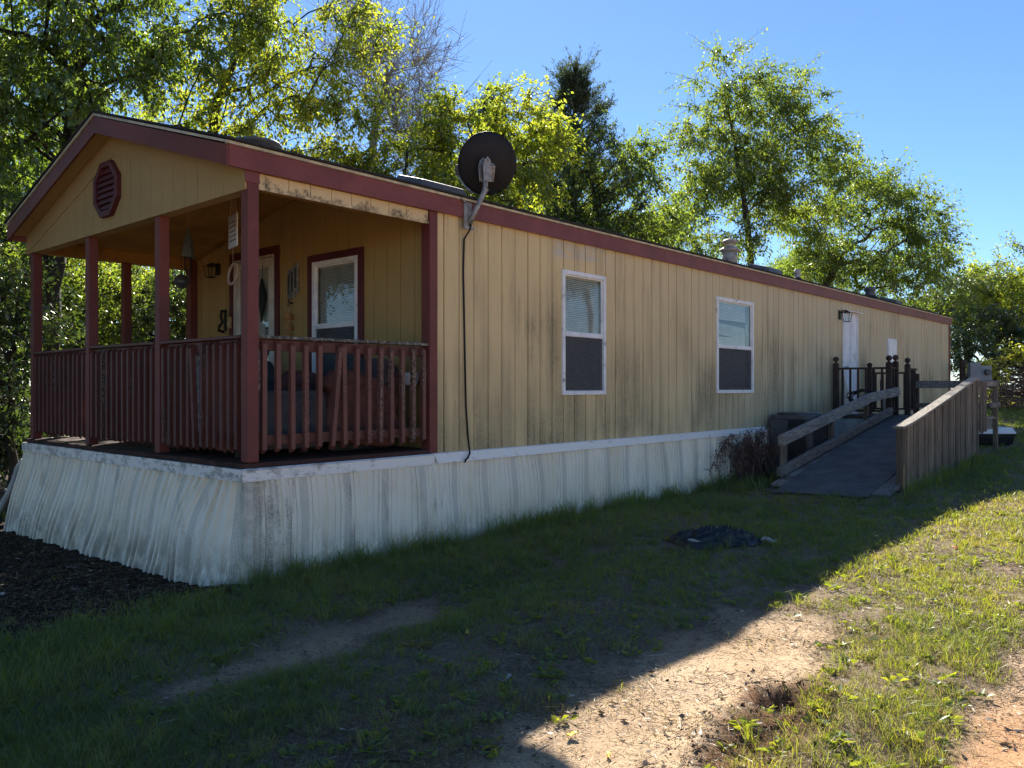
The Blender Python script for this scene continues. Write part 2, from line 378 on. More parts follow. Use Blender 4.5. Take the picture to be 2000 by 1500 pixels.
# ---------------------------------------------------------------- mesh helpers
RNG = random.Random(11)
def ident(u, n, z): return (u, n, z)
class MB:
    def __init__(s, fr=ident): s.v = []; s.f = []; s.fr = fr; s.uvs = None
    def add(s, vs, fs):
        o = len(s.v); s.v += [tuple(s.fr(*p)) for p in vs]; s.f += [tuple(i+o for i in f) for f in fs]; return s
    def box(s, x0, x1, y0, y1, z0, z1):
        return s.add([(x0,y0,z0),(x1,y0,z0),(x1,y1,z0),(x0,y1,z0),(x0,y0,z1),(x1,y0,z1),(x1,y1,z1),(x0,y1,z1)],
            [(0,3,2,1),(4,5,6,7),(0,1,5,4),(1,2,6,5),(2,3,7,6),(3,0,4,7)])
    def beam(s, a, b, w, h, up=(0,0,1)):
        a = Vector(a); b = Vector(b); d = (b-a).normalized(); up = Vector(up)
        sd = d.cross(up)
        if sd.length < 1e-4: sd = d.cross(Vector((1,0,0)))
        sd.normalize(); u = sd.cross(d).normalized()
        vs = []
        for q in (a, b):
            for i, j in ((-1,-1),(1,-1),(1,1),(-1,1)): vs.append(tuple(q + sd*(i*w/2) + u*(j*h/2)))
        return s.add(vs, [(0,1,2,3),(4,7,6,5),(0,4,5,1),(1,5,6,2),(2,6,7,3),(3,7,4,0)])
    def prism(s, poly, ax, d0, d1):
        """poly: 2D points; ax 'x','y','z' the extrusion axis"""
        n = len(poly)
        def P(p, d):
            return {'x': (d, p[0], p[1]), 'y': (p[0], d, p[1]), 'z': (p[0], p[1], d)}[ax]
        vs = [P(p, d0) for p in poly] + [P(p, d1) for p in poly]
        fs = [tuple(range(n)), tuple(range(2*n-1, n-1, -1))] + [(i, (i+1) % n, n+(i+1) % n, n+i) for i in range(n)]
        return s.add(vs, fs)
    def tube(s, pts, rad, n=6, cap=True):
        pts = [Vector(p) for p in pts]; m = len(pts)
        rad = rad if isinstance(rad, (list, tuple)) else [rad]*m
        vs = []; ref = Vector((.31, .2, .93))
        for i, p in enumerate(pts):
            d = (pts[min(i+1, m-1)]-pts[max(i-1, 0)])
            if d.length < 1e-9: d = Vector((0,0,1))
            d.normalize(); a = d.cross(ref)
            if a.length < .05: a = d.cross(Vector((1, 0, 0)))
            a.normalize(); b = d.cross(a)
            for k in range(n):
                t = 2*math.pi*k/n; vs.append(tuple(p + (a*math.cos(t)+b*math.sin(t))*rad[i]))
        fs = [(i*n+k, i*n+(k+1) % n, (i+1)*n+(k+1) % n, (i+1)*n+k) for i in range(m-1) for k in range(n)]
        if cap: fs += [tuple(range(n-1, -1, -1)), tuple(range((m-1)*n, m*n))]
        return s.add(vs, fs)
    def lathe(s, prof, c=(0,0,0), n=16):
        vs = []
        for r, z in prof:
            for k in range(n):
                t = 2*math.pi*k/n; vs.append((c[0]+r*math.cos(t), c[1]+r*math.sin(t), c[2]+z))
        m = len(prof)
        fs = [(i*n+k, i*n+(k+1) % n, (i+1)*n+(k+1) % n, (i+1)*n+k) for i in range(m-1) for k in range(n)]
        fs += [tuple(range(n-1, -1, -1)), tuple(range((m-1)*n, m*n))]
        return s.add(vs, fs)
    def mesh(s, name, mat, origin=(0,0,0), smooth=False):
        me = bpy.data.meshes.new(name)
        ox, oy, oz = origin
        me.from_pydata([(a-ox, b-oy, c-oz) for a, b, c in s.v], [], s.f)
        bm = bmesh.new(); bm.from_mesh(me); bmesh.ops.recalc_face_normals(bm, faces=bm.faces); bm.to_mesh(me); bm.free()
        if mat: me.materials.append(M[mat])
        if smooth: me.polygons.foreach_set("use_smooth", [True]*len(me.polygons))
        return me
    def build(s, name, mat, parent=None, bevel=0, smooth=False):
        """verts are given in world space; the object sits at its thing's base"""
        o = WO(parent)
        return link(name, s.mesh(name, mat, o, smooth), parent, bevel)
def WO(parent):
    o = Vector((0,0,0)); p = parent
    while p is not None: o = o + p.location; p = p.parent
    return o
def link(name, me, parent=None, bevel=0, loc=None, rot=None):
    ob = bpy.data.objects.new(name, me); COL.objects.link(ob)
    if parent: ob.parent = parent
    if loc is not None: ob.location = Vector(loc) - WO(parent)
    if rot is not None: ob.rotation_euler = rot
    if bevel:
        b = ob.modifiers.new("bevel", 'BEVEL'); b.width = bevel; b.segments = 2; b.limit_method = 'ANGLE'
    return ob
def thing(name, label, cat, loc=(0,0,0), group=None):
    o = bpy.data.objects.new(name, None); COL.objects.link(o); o.location = loc; o.empty_display_size = .2
    return tag(o, label, cat, group)
def tag(o, label, cat, group=None):
    o["label"] = label; o["category"] = cat
    if group: o["group"] = group
    return o
def softbox(mb, x0, x1, y0, y1, z0, z1, r=.05, n=3, puff=.0):
    """a cushion: rounded box as a superellipsoid grid"""
    cx, cy, cz = (x0+x1)/2, (y0+y1)/2, (z0+z1)/2; hx, hy, hz = (x1-x0)/2, (y1-y0)/2, (z1-z0)/2
    nu, nv = 32, 14; vs = []; e = .26
    def sp(c, e): return math.copysign(abs(c)**e, c)
    for j in range(nv+1):
        ph = -math.pi/2 + math.pi*j/nv
        for i in range(nu):
            th = 2*math.pi*i/nu
            vs.append((cx+hx*sp(math.cos(ph), e)*sp(math.cos(th), e), cy+hy*sp(math.cos(ph), e)*sp(math.sin(th), e), cz+hz*sp(math.sin(ph), e*1.6)))
    fs = [(j*nu+i, j*nu+(i+1) % nu, (j+1)*nu+(i+1) % nu, (j+1)*nu+i) for j in range(nv) for i in range(nu)]
    return mb.add(vs, fs)

# ---------------------------------------------------------------- the mobile home
L, W, PD = 20.2, 4.56, 1.95           # length, width, porch depth
DECK, ZS, ZF, ZE, ZR = .91, .80, 3.105, 3.262, 3.965   # deck, siding bottom, fascia bottom, eave top, ridge
SL = (ZR-ZE)/(W/2+.05)
def roofz(y): return ZE + SL*(min(y, W-y)+.05)
home = thing("mobile_home", "long tan mobile home with dark red trim and a covered front porch", "mobile home", (0, 0, 0))
def F_long(u, n, z): return (u, -n, z)
def F_end(u, n, z): return (PD-n, u, z)

openings = [(3.84, 4.64, 1.41, 2.77), (7.42, 8.58, 1.41, 2.77), (12.45, 13.28, .95, 2.92), (15.09, 15.70, 1.85, 2.53)]
def pieces(x0, x1, z0, z1, ops):
    """vertical strips of a wall x0..x1 with rectangular holes, as (x0,x1,z0,z1)"""
    xs = sorted({x0, x1} | {min(max(v, x0), x1) for o in ops for v in o[:2]})
    out = []
    for a, b in zip(xs[:-1], xs[1:]):
        if b-a < 1e-6: continue
        m = (a+b)/2; cur = z0
        for o in sorted([o for o in ops if o[0] < m < o[1]], key=lambda o: o[2]):
            if o[2] > cur: out.append((a, b, cur, o[2]))
            cur = max(cur, o[3])
        if cur < z1: out.append((a, b, cur, z1))
    return out
# long wall: core + siding boards
mb = MB(F_long)
for a, b, c, d in pieces(PD, L, ZS, ZF+.1, openings): mb.box(a, b, -.10, -.022, c, d)
lw = mb.build("long_wall", "siding", home)
x = PD
edges = [PD] + [2.04+.203*k for k in range(90) if 2.04+.203*k < L-.1] + [L-.10]
for a, b in zip(edges[:-1], edges[1:]):
    gp = .012 if round((a-2.04)/.203) % 6 == 0 else .007
    for (c, d, e, f) in pieces(a+gp, b-.005, ZS+.004, ZF+.02, openings):
        if d-c < .012: continue
        j = RNG.uniform(-.0022, .0022)
        MB(F_long).box(c, d, -.0215, 0.0+j, e, f).build("siding_board", "siding", lw)
# end wall under the porch roof
eops = [(1.16, 1.92, 1.45, 2.82), (2.67, 3.56, .93, 3.02)]
def ceilz(y): return 3.10 + .21*min(y, W-y)
mb = MB(F_end)
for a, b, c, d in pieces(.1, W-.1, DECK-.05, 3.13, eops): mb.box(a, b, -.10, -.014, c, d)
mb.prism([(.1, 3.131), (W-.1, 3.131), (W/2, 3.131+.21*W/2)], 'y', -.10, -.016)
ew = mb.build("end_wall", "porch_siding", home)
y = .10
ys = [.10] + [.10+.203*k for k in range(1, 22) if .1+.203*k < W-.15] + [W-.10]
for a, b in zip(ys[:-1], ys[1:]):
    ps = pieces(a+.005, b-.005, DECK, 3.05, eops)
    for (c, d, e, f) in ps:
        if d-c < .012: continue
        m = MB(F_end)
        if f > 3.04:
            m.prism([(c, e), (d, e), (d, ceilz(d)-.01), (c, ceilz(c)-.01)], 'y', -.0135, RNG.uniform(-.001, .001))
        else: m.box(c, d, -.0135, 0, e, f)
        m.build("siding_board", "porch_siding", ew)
# far end and back walls
MB().box(L-.10, L-.012, 0.012, W, ZS, ZF+.12).prism([(.01, ZF+.121), (W-.01, ZF+.121), (W/2, ZR-.05)], 'x', L-.10, L-.012).build("far_wall", "siding", home)
MB().box(PD, L-.11, W-.10, W-.01, ZS, ZF+.1).build("back_wall", "siding", home)
MB().box(PD+.01, L-.12, .11, W-.11, .86, .90).build("floor", "room_dark", home)
# red corner trims
MB().box(PD-.10, PD-.001, -.016, .10, .875, ZF).build("corner_trim", "red_trim", home, .004)
MB().box(PD-.10, PD-.001, W-.10, W+.016, .875, ZF).build("corner_trim", "red_trim", home, .004)
MB().box(L-.10, L+.02, -.018, .08, ZS, ZF).build("corner_trim", "red_trim", home, .004)
# side fascia, drip edge, roof
for nm, (y0, y1) in (("fascia", (-.045, -.022)), ("fascia", (W+.022, W+.045))):
    cuts = [-.17, 2.28, 5.94, 9.6, 13.26, 16.92, L+.06]
    o = None
    for a, b in zip(cuts[:-1], cuts[1:]):
        MB().box(a+.0015, b-.0015, y0, y1, ZF, ZE).build(nm, "red_fascia", home)
MB().box(-.19, L+.08, -.06, -.02, ZE+.002, ZE+.024).box(-.19, L+.08, W+.02, W+.06, ZE+.002, ZE+.024).build("drip_edge", "cream_edge", home)
t = .018
prof = [(-.085, ZE+.025), (W/2, ZR+.035), (W+.085, ZE+.025), (W+.085, ZE+.025+t), (W/2, ZR+.035+t), (-.085, ZE+.025+t)]
roof = MB().prism(prof, 'x', -.215, L+.10).build("roof", "shingle", home)
mb = MB(); mb.prism([(-.02, ZF+.101), (.08, ZF+.101), (.08, ZE+.02), (-.02, ZE+.02)], 'x', 0.0, L-.11); mb.build("wall_plate", "room_dark", home)
# rake: drip edge, fascia boards, soffit, frieze
H = W/2
for sgn in (0, 1):
    def Y(v): return v if sgn == 0 else W-v
    MB().prism([(Y(-.06), ZE-.002+.004), (Y(H), ZR+.006), (Y(H), ZR+.03), (Y(-.06), ZE+.022)], 'x', -.203, -.185).build("drip_edge", "cream_edge", home)
    MB().prism([(Y(-.045), ZE-.158), (Y(H), ZR-.150), (Y(H), ZR), (Y(-.045), ZE-.006)], 'x', -.192, -.171).build("rake_fascia", "red_trim", home)
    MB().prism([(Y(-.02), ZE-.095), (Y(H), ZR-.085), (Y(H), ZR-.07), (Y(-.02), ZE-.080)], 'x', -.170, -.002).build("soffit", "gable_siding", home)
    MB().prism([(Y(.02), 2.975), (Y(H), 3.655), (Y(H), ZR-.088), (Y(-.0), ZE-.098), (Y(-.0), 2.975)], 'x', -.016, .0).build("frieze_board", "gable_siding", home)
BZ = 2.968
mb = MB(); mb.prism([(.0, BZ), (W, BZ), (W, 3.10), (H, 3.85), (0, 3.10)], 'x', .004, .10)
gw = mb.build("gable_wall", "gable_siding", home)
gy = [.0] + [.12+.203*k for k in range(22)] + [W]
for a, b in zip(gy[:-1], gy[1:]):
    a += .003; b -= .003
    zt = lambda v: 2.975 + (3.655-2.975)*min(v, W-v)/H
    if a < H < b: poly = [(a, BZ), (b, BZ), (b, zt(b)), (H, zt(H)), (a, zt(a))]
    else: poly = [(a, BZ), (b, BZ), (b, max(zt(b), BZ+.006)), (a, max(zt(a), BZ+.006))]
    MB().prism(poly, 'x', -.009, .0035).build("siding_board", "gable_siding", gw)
# octagonal louvre in the gable
vc = (2.40, 3.345); ro, ri = .262, .205
def octo(r, rz): return [(vc[0]+r*math.cos(R(22.5+45*k))/math.cos(R(22.5)), vc[1]+rz*math.sin(R(22.5+45*k))/math.cos(R(22.5))) for k in range(8)]
mb = MB(); A = octo(ro, ro*.985); B = octo(ri, ri*.985)
for k in range(8):
    k2 = (k+1) % 8
    mb.prism([A[k], A[k2], B[k2], B[k]], 'x', -.055, -.010)
lv = mb.build("gable_louvre", "dark_trim", home, .004)
MB().prism(B, 'x', -.022, -.0105).build("backing", "dark_trim", lv)
for k in range(7):
    z = vc[1]-.165+k*.055; hw = min(ri-.012, ri*1.35-abs(z-vc[1])*.9)
    MB().prism([(-.048, z-.022), (-.040, z-.026), (-.024, z+.012), (-.032, z+.018)], 'y', vc[0]-hw, vc[0]+hw).build("slat", "dark_trim", lv)
# porch headers on both long sides
for y0, s in ((0.0, -1), (W, 1)):
    yo = y0+.012 if s < 0 else y0-.10
    hd = MB().box(.10, PD-.10, yo+.006, yo+.088, 2.99, ZF+.13).build("header_beam", "ceiling_paint", home)
    hx = [.10, .165] + [.165+.203*k for k in range(1, 8)] + [PD-.102]
    for a, b in zip(hx[:-1], hx[1:]):
        MB().box(a+.003, b-.003, (yo-.008 if s < 0 else yo+.089), (yo+.005 if s < 0 else yo+.10), 2.985, ZF+.0).build("header_panel", "header_paint", hd)
    MB().box(.10, PD-.10, (yo-.016 if s < 0 else yo+.101), (yo-.0085 if s < 0 else yo+.108), 2.983, 3.004).build("header_bead", "header_paint", hd)
# porch ceiling
MB().prism([(.09, ceilz(.09)), (H, ceilz(H)), (W-.09, ceilz(.09)), (W-.09, ceilz(.09)+.02), (H, ceilz(H)+.02), (.09, ceilz(.09)+.02)], 'x', .102, PD-.001).build("porch_ceiling", "ceiling_paint", home)
MB().box(.10, .118, .10, W-.10, 3.0, 3.09).build("beam_lining", "ceiling_paint", home)
# deck
fl = MB().box(.0, PD, .0, W, DECK-.16, DECK-.036).build("porch_floor", "deck_wood", home)
k = 0; yy = -.012
while yy < W-.05:
    b = min(yy+.138, W+.012)
    MB().box(-.035, PD-.003, yy+.002, b-.003, DECK-.034, DECK+RNG.uniform(-.003, .003)).build("deck_board", "deck_wood", fl)
    yy = b
# posts
postm = MB().box(-.048, .048, -.048, .048, 0, 1).mesh("post", "red_trim")
for (px_, py_, zt, wd) in ((.048, .036, ZF, 1.0), (.05, 1.46, BZ-.001, .95), (.05, 2.95, BZ-.001, .95), (.05, 4.45, BZ-.001, .95), (1.06, W-.06, 2.985, .95)):
    p = link("post", postm, home, .005, (px_, py_, DECK+.004)); p.scale = (wd, wd, zt-DECK-.004)
    p.rotation_euler = (0, 0, 0)
MB().box(-.021, .097, -.020, -.0125, 3.02, ZF+.01).build("post_cap_trim", "red_fascia", home)
# railings: cap, sub-rail, bottom rail, balusters
def baluster_mesh(nm, mat):
    hb = .87; w2 = .019
    return MB().add([(-w2,-w2,.028),(w2,-w2,.0),(w2,w2,.0),(-w2,w2,.028),(-w2,-w2,hb-.03),(w2,-w2,hb),(w2,w2,hb),(-w2,w2,hb-.03)],
        [(0,3,2,1),(4,5,6,7),(0,1,5,4),(1,2,6,5),(2,3,7,6),(3,0,4,7)]).mesh(nm, mat)
bal_a = baluster_mesh("baluster", "rail_paint"); bal_b = baluster_mesh("baluster", "rail_worn")
def railing(p0, p1, outward, n, mats, tilt=None, z0=DECK, worncap="rail_paint", mesh=bal_a, first=.06):
    p0 = Vector((*p0, 0)); p1 = Vector((*p1, 0)); d = (p1-p0); ln = d.length; d.normalize(); o = Vector((*outward, 0))
    zc = z0+.945
    cap = MB().beam(p0+o*.005+Vector((0,0,zc+.012)), p1+o*.005+Vector((0,0,zc+.012+RNG.uniform(-.01,.01))), .105, .026).build("railing", worncap, home, .005)
    MB().beam(p0+Vector((0,0,zc-.046)), p1+Vector((0,0,zc-.046)), .034, .086).build("upper_rail", mats, cap, .004)
    MB().beam(p0+Vector((0,0,z0+.165)), p1+Vector((0,0,z0+.165)), .034, .082).build("lower_rail", mats, cap, .004)
    ang = math.atan2(-o.y, -o.x)
    for k in range(n):
        q = p0 + d*(first + (ln-2*first)*k/(n-1)) + o*.0375
        tl = (tilt or {}).get(k, RNG.uniform(-.008, .008))
        b = link("baluster", mesh, cap, 0, (q.x, q.y, z0+.062+RNG.uniform(-.008, .008)), (0, 0, ang+RNG.uniform(-.04, .04)))
        b.rotation_euler = Matrix.Rotation(tl, 4, o).to_euler() if False else (0, tl*0, ang)
        if abs(tl) > .0001:
            b.rotation_euler = (Matrix.Rotation(tl, 3, o) @ Matrix.Rotation(ang, 3, 'Z')).to_euler()
        if mesh is bal_b or k % 4 == 1: b.scale = (1, 1, 1.0)
    return cap
FR = .055
railing((FR, .10), (FR, 1.405), (-1, 0), 12, "rail_paint", {6: .075, 5: -.012})
railing((FR, 1.51), (FR, 2.895), (-1, 0), 12, "rail_paint")
railing((FR, 3.005), (FR, 4.395), (-1, 0), 12, "rail_paint")
railing((.10, .05), (PD-.105, .05), (0, -1), 14, "rail_paint", {5: -.095, 6: .014}, worncap="mouldy_cap", mesh=bal_b, first=.05)
railing((1.11, W-.06), (PD-.105, W-.06), (0, 1), 6, "rail_paint")
# white strips above the skirting
st = MB().box(-.05, PD-.05, -.030, -.006, .772, .866).prism([(-.040, .860), (-.006, .872), (-.006, .856), (-.030, .856)], 'x', -.05, PD-.05).build("skirt_cap", "white_strip", home, .003)
MB().add([(PD-.06,-.034,.868),(9.02,-.038,.862),(9.02,-.008,.870),(PD-.06,-.006,.876),(PD-.02,-.046,.776),(9.02,-.044,.780),(9.02,-.008,.780),(PD-.02,-.006,.776)],
   [(0,3,2,1),(4,5,6,7),(0,1,5,4),(1,2,6,5),(2,3,7,6),(3,0,4,7)]).build("skirt_cap", "white_strip", home, .003)
MB().box(9.02, L+.03, -.040, -.006, .782, .866).build("skirt_cap", "white_strip", home, .003)
fs1 = MB().box(-.050, -.006, 0.005, 3.05, .770, .866).build("skirt_cap", "white_strip", home, .003)
MB().box(-.052, -.006, 3.053, W+.03, .774, .870).build("skirt_cap", "white_strip", home, .003)
# skirting panels: ribbed, buckled metal sheets
def prof_pts(front):
    """(u, height) corners of the pressed profile across one .42 m panel"""
    q = [(0, 0), (.028, 0), (.031, .004), (.119, .004), (.122, 0)]
    if front:
        for c in (.160, .255, .350): q += [(c-.020, 0), (c-.015, .034), (c+.015, .034), (c+.020, 0)]
    else:
        q += [(.146, 0), (.149, -.016), (.154, -.016), (.157, 0)]
        for c, h in ((.215, .022), (.305, .018)): q += [(c-.018, 0), (c-.012, h), (c+.012, h), (c+.018, 0)]
        q += [(.362, 0), (.365, -.012), (.369, -.012), (.372, 0)]
    return q + [(.42, 0)]
def fine(front):
    q = prof_pts(front); u = [q[0][0]]
    for a, b in zip(q[:-1], q[1:]):
        n = max(1, int((b[0]-a[0])/.014)); u += [a[0]+(b[0]-a[0])*(i+1)/n for i in range(n)]
    u = np.array(u); return u, np.interp(u, [p[0] for p in q], [p[1] for p in q])
def flare(y): return .25*float(sstep(-.02, .24, y))
def skin_front(y, z, u, hp):
    t = np.clip((.775-z)/.86, 0, 1.1)
    x = -.012 - (.22*sstep(-.02, .26, y))*t**1.1
    bl = np.exp(-((y-.62)/.22)**2)*.06 + np.exp(-((y-1.75)/.35)**2)*.035 + np.exp(-((y-3.2)/.5)**2)*.025
    x = x - bl*np.sin(np.clip(t, 0, 1)*math.pi)
    x = x - hp - .004*(fbm(y*5, z*3, 21, 3)-.5)
    lat = .060*np.sin(t*3.0+y*1.3)*np.sin(np.clip(t, 0, 1)*math.pi) + .05*t*np.sin(y*2.3+.6)*(y > .3)
    return x, y+lat*sstep(.0, .3, y)
def skin_long(x, z, u, hp):
    t = np.clip((.775-z)/.80, 0, 1.1)
    y = -.010 - .03*t*sstep(0, .3, x)
    for c, wd, a in ((.9, .25, .02), (1.75, .2, .055), (2.05, .1, .03), (3.3, .3, .03), (4.55, .16, .05), (6.0, .2, .03), (6.62, .1, .035), (8.2, .3, .02)):
        y = y - a*np.exp(-((x-c)/wd)**2)*np.sin(np.clip(t, 0, 1)*math.pi)**.8
    y = y - hp - .005*(fbm(x*4, z*3, 31, 3)-.5)
    lat = .02*np.sin(t*2.6+x*2.1)*np.sin(np.clip(t, 0, 1)*math.pi)
    return x+lat*sstep(0, .2, x), y
def panel(a, wd, front):
    u, hp = fine(front); k_ = u <= wd+1e-6; u, hp = u[k_], hp[k_]; nu, nz = len(u), 22; ztop = .79; c = a+u
    zb = (gz(c, np.full(nu, -.05)) if not front else gz(np.full(nu, -.25), c)) - .03
    if front: zb = zb + .10*np.maximum(0, vnoise(c*16, c*0+3.1, 4)-.5)*(c > .3)
    tj = np.linspace(0, 1, nz)[:, None]
    Zg = ztop + (zb[None]-ztop)*tj; Cg = np.repeat(c[None], nz, 0); Ug = np.repeat(u[None], nz, 0)
    if front:
        Xg, Yg = skin_front(Cg, Zg, Ug, hp[None]); Xg[:, -1] -= .004
    else:
        Xg, Yg = skin_long(Cg, Zg, Ug, hp[None]); Yg[:, 0] -= .005
    V = np.stack([Xg, Yg, Zg], -1).reshape(-1, 3).tolist(); UV = np.stack([Ug, Zg], -1).reshape(-1, 2)
    Fs = [(j*nu+i, j*nu+i+1, (j+1)*nu+i+1, (j+1)*nu+i) for j in range(nz-1) for i in range(nu-1)]
    me = bpy.data.meshes.new("skirting_panel"); me.from_pydata(V, [], Fs); me.materials.append(M["skirting"])
    uvl = me.uv_layers.new(name="UVMap"); idx = np.zeros(len(me.loops), int); me.loops.foreach_get("vertex_index", idx)
    uvl.data.foreach_set("uv", np.array(UV)[idx].ravel())
    ob = link("skirting_panel", me, home)
    sm = ob.modifiers.new("sheet", 'SOLIDIFY'); sm.thickness = .0025
    return ob
x = -.014
while x < L-.05:
    panel(x, min(.42, L-x), False); x += .42
x = -.012
while x < W-.05:
    panel(x, min(.42, W-x), True); x += .42
MB().box(-.030, -.016, -.030, .030, g1(0, 0)-.05, .768).build("skirt_corner", "corner_metal", home, .002)
MB().box(-.0155, .034, -.034, -.018, g1(0, 0)-.05, .768).build("skirt_corner", "corner_metal", home, .002)
# dark crawl-space behind the skirting
MB().box(.06, L-.03, .06, W-.05, -.6, .74).build("crawl_space", "room_dark", home)

# windows: frame, sashes, panes, blind
def window(par, fr, u0, u1, z0, z1, zm, outw="white_frame", broken=False, short=False):
    d0, d1 = -.03, .026; fw = .034
    wf = MB(fr)
    wf.box(u0-.012, u0+fw, d0, d1, z0-.012, z1+.012).box(u1-fw, u1+.012, d0, d1, z0-.012, z1+.012)
    wf.box(u0+fw, u1-fw, d0, d1-.001, z0-.012, z0+fw).box(u0+fw, u1-fw, d0, d1-.001, z1-fw, z1+.012)
    win = wf.build("window", outw, par, .003)
    MB(fr).box(u0+fw, u1-fw, -.012, .014, zm-.02, zm+.02).build("meeting_rail", outw, win, .003)
    s = .022
    for nm, (a, b), dd in (("upper_sash", (zm+.02, z1-fw), -.004), ("lower_sash", (z0+fw, zm-.02), -.018)):
        m = MB(fr); m.box(u0+fw, u0+fw+s, dd-.006, dd+.006, a, b).box(u1-fw-s, u1-fw, dd-.006, dd+.006, a, b)
        m.box(u0+fw+s, u1-fw-s, dd-.006, dd+.0055, a, a+s*.7).box(u0+fw+s, u1-fw-s, dd-.006, dd+.0055, b-s*.7, b)
        m.build(nm, outw, win)
        MB(fr).box(u0+fw+s*.6, u1-fw-s*.6, dd-.002, dd+.001, a+.006, b-.006).build("pane", "pane_glass", win)
    if not short: MB(fr).box(u0+fw+.004, u1-fw-.004, .0005, .0020, z0+fw+.004, zm-.022).build("insect_screen", "insect_screen", win)
    # slatted blind inside
    bl = MB(fr); z = z1-.06; ua, ub = u0+.05, u1-.05; k = 0
    bl.box(ua, ub, -.055, -.030, z1-.055, z1-.03)
    while z > z0+.05:
        a = .0; sag = 0; xa, xb = ua, ub; skip = False
        if broken:
            fz = (z1-z)/(z1-zm)
            xb = ub-.10
            if .42 < fz < .50 or .74 < fz < .80: skip = True
            if .50 <= fz < .80: sag = -.05
            if fz >= .80: sag = .015; xa += .06
            if fz > 1.02: sag = -.01
        if not skip:
            bl.add([(xa,-.050,z+.008),(xb,-.050,z+.008+sag),(xb,-.034,z-.010+sag),(xa,-.034,z-.010),(xa,-.050,z+.010),(xb,-.050,z+.010+sag),(xb,-.034,z-.008+sag),(xa,-.034,z-.008)],
               [(0,3,2,1),(4,5,6,7),(0,1,5,4),(1,2,6,5),(2,3,7,6),(3,0,4,7)])
        z -= .021; k += 1
    bl.build("blind", "blind_slat", win)
    if broken:
        MB(fr).beam((u0+.07, -.024, zm+.35), (u0+.12, -.026, zm+.02), .02, .004, (0, 1, 0)).beam((u1-.16, -.024, zm+.36), (u1-.11, -.026, zm+.20), .02, .004, (0, 1, 0)).build("blind_wand", "white_frame", win)
    # dim room behind
    m = MB(fr); a, b, c, d = u0-.3, u1+.3, z0-.3, z1+.12; q = -.95
    m.add([(a,-.102,c),(b,-.102,c),(b,-.102,d),(a,-.102,d),(a,q,c),(b,q,c),(b,q,d),(a,q,d)], [(4,5,6,7),(0,1,5,4),(1,2,6,5),(2,3,7,6),(3,0,4,7)])
    m.build("room_recess", "room_dark", win)
    return win
window(home, F_long, 3.84, 4.64, 1.41, 2.77, 2.07)
window(home, F_long, 7.42, 8.58, 1.41, 2.77, 2.07, broken=True)
pw = window(home, F_end, 1.16, 1.92, 1.45, 2.82, 2.13)
for bx in ((1.06, 1.148, 1.36, 2.91), (1.932, 2.02, 1.36, 2.91)): MB(F_end).box(bx[0], bx[1], .002, .022, bx[2], bx[3]).build("window_trim", "dark_trim", ew, .003)
for bx in ((1.1485, 1.9315, 2.833, 2.91), (1.1485, 1.9315, 1.36, 1.437)): MB(F_end).box(bx[0], bx[1], .002, .022, bx[2], bx[3]).build("window_trim", "dark_trim", ew, .003)
# small far window: a covered white unit
sw = MB(F_long).box(15.09, 15.70, -.04, .02, 1.85, 2.53).build("window", "white_door", home, .004)
MB(F_long).box(15.13, 15.66, .021, .030, 1.89, 2.49).build("window_cover", "white_frame", sw, .003)
# porch door
dr = MB(F_end).box(2.705, 3.525, -.055, -.012, .955, 2.985).build("door", "off_white", home, .003)
m = MB(F_end)
m.box(2.672, 2.70, -.06, .016, .93, 3.01).box(3.53, 3.558, -.06, .016, .93, 3.01).box(2.70, 3.53, -.06, .016, 2.988, 3.01)
m.build("door_frame", "off_white", dr, .002)
m = MB(F_end)   # storm door stiles round a tall pane
m.box(2.71, 2.80, -.010, .012, .96, 2.98).box(3.43, 3.52, -.010, .012, .96, 2.98).box(2.80, 3.43, -.010, .011, 2.87, 2.98).box(2.80, 3.43, -.010, .011, .96, 1.12)
m.build("storm_frame", "off_white", dr, .003)
MB(F_end).box(2.795, 3.435, -.003, .002, 1.115, 2.875).build("pane", "pane_glass", dr)
MB(F_end).box(2.79, 2.80, .0125, .05, 1.85, 2.0).box(2.765, 2.79, .0125, .05, 1.90, 1.94).build("handle", "black_iron", dr)
for bx in ((2.58, 2.668, .92, 3.10), (3.562, 3.65, .92, 3.10)): MB(F_end).box(bx[0], bx[1], .002, .022, bx[2], bx[3]).build("door_trim", "dark_trim", ew, .003)
MB(F_end).box(2.6685, 3.5615, .002, .022, 3.013, 3.10).build("door_trim", "dark_trim", ew, .003)
# back door
bd = MB(F_long).box(12.47, 13.26, -.05, -.012, .965, 2.895).build("door", "white_door", home, .004)
m = MB(F_long)
for a, b, c, d in ((12.54, 12.82, 1.95, 2.78), (12.91, 13.19, 1.95, 2.78), (12.54, 12.82, 1.1, 1.8), (12.91, 13.19, 1.1, 1.8)): m.box(a, b, -.012, -.006, c, d)
m.build("door_panel", "white_door", bd, .004)
m = MB(F_long); m.box(12.452, 12.472, -.05, .012, .95, 2.92).box(13.258, 13.278, -.05, .012, .95, 2.92).box(12.472, 13.258, -.05, .012, 2.896, 2.92); m.build("door_frame", "white_frame", bd, .002)
MB(F_long).prism([(.0, 2.945), (.085, 2.925), (.085, 2.937), (.0, 2.962)], 'x', 12.40, 13.36).build("drip_cap", "white_frame", bd)
m = MB(F_long); m.tube([(12.54, -.012, 1.86), (12.54, .05, 1.86)], .016, 10).tube([(12.54, .05, 1.86), (12.54, .085, 1.86)], .032, 12); m.build("knob", "metal_grey", bd, 0, True)

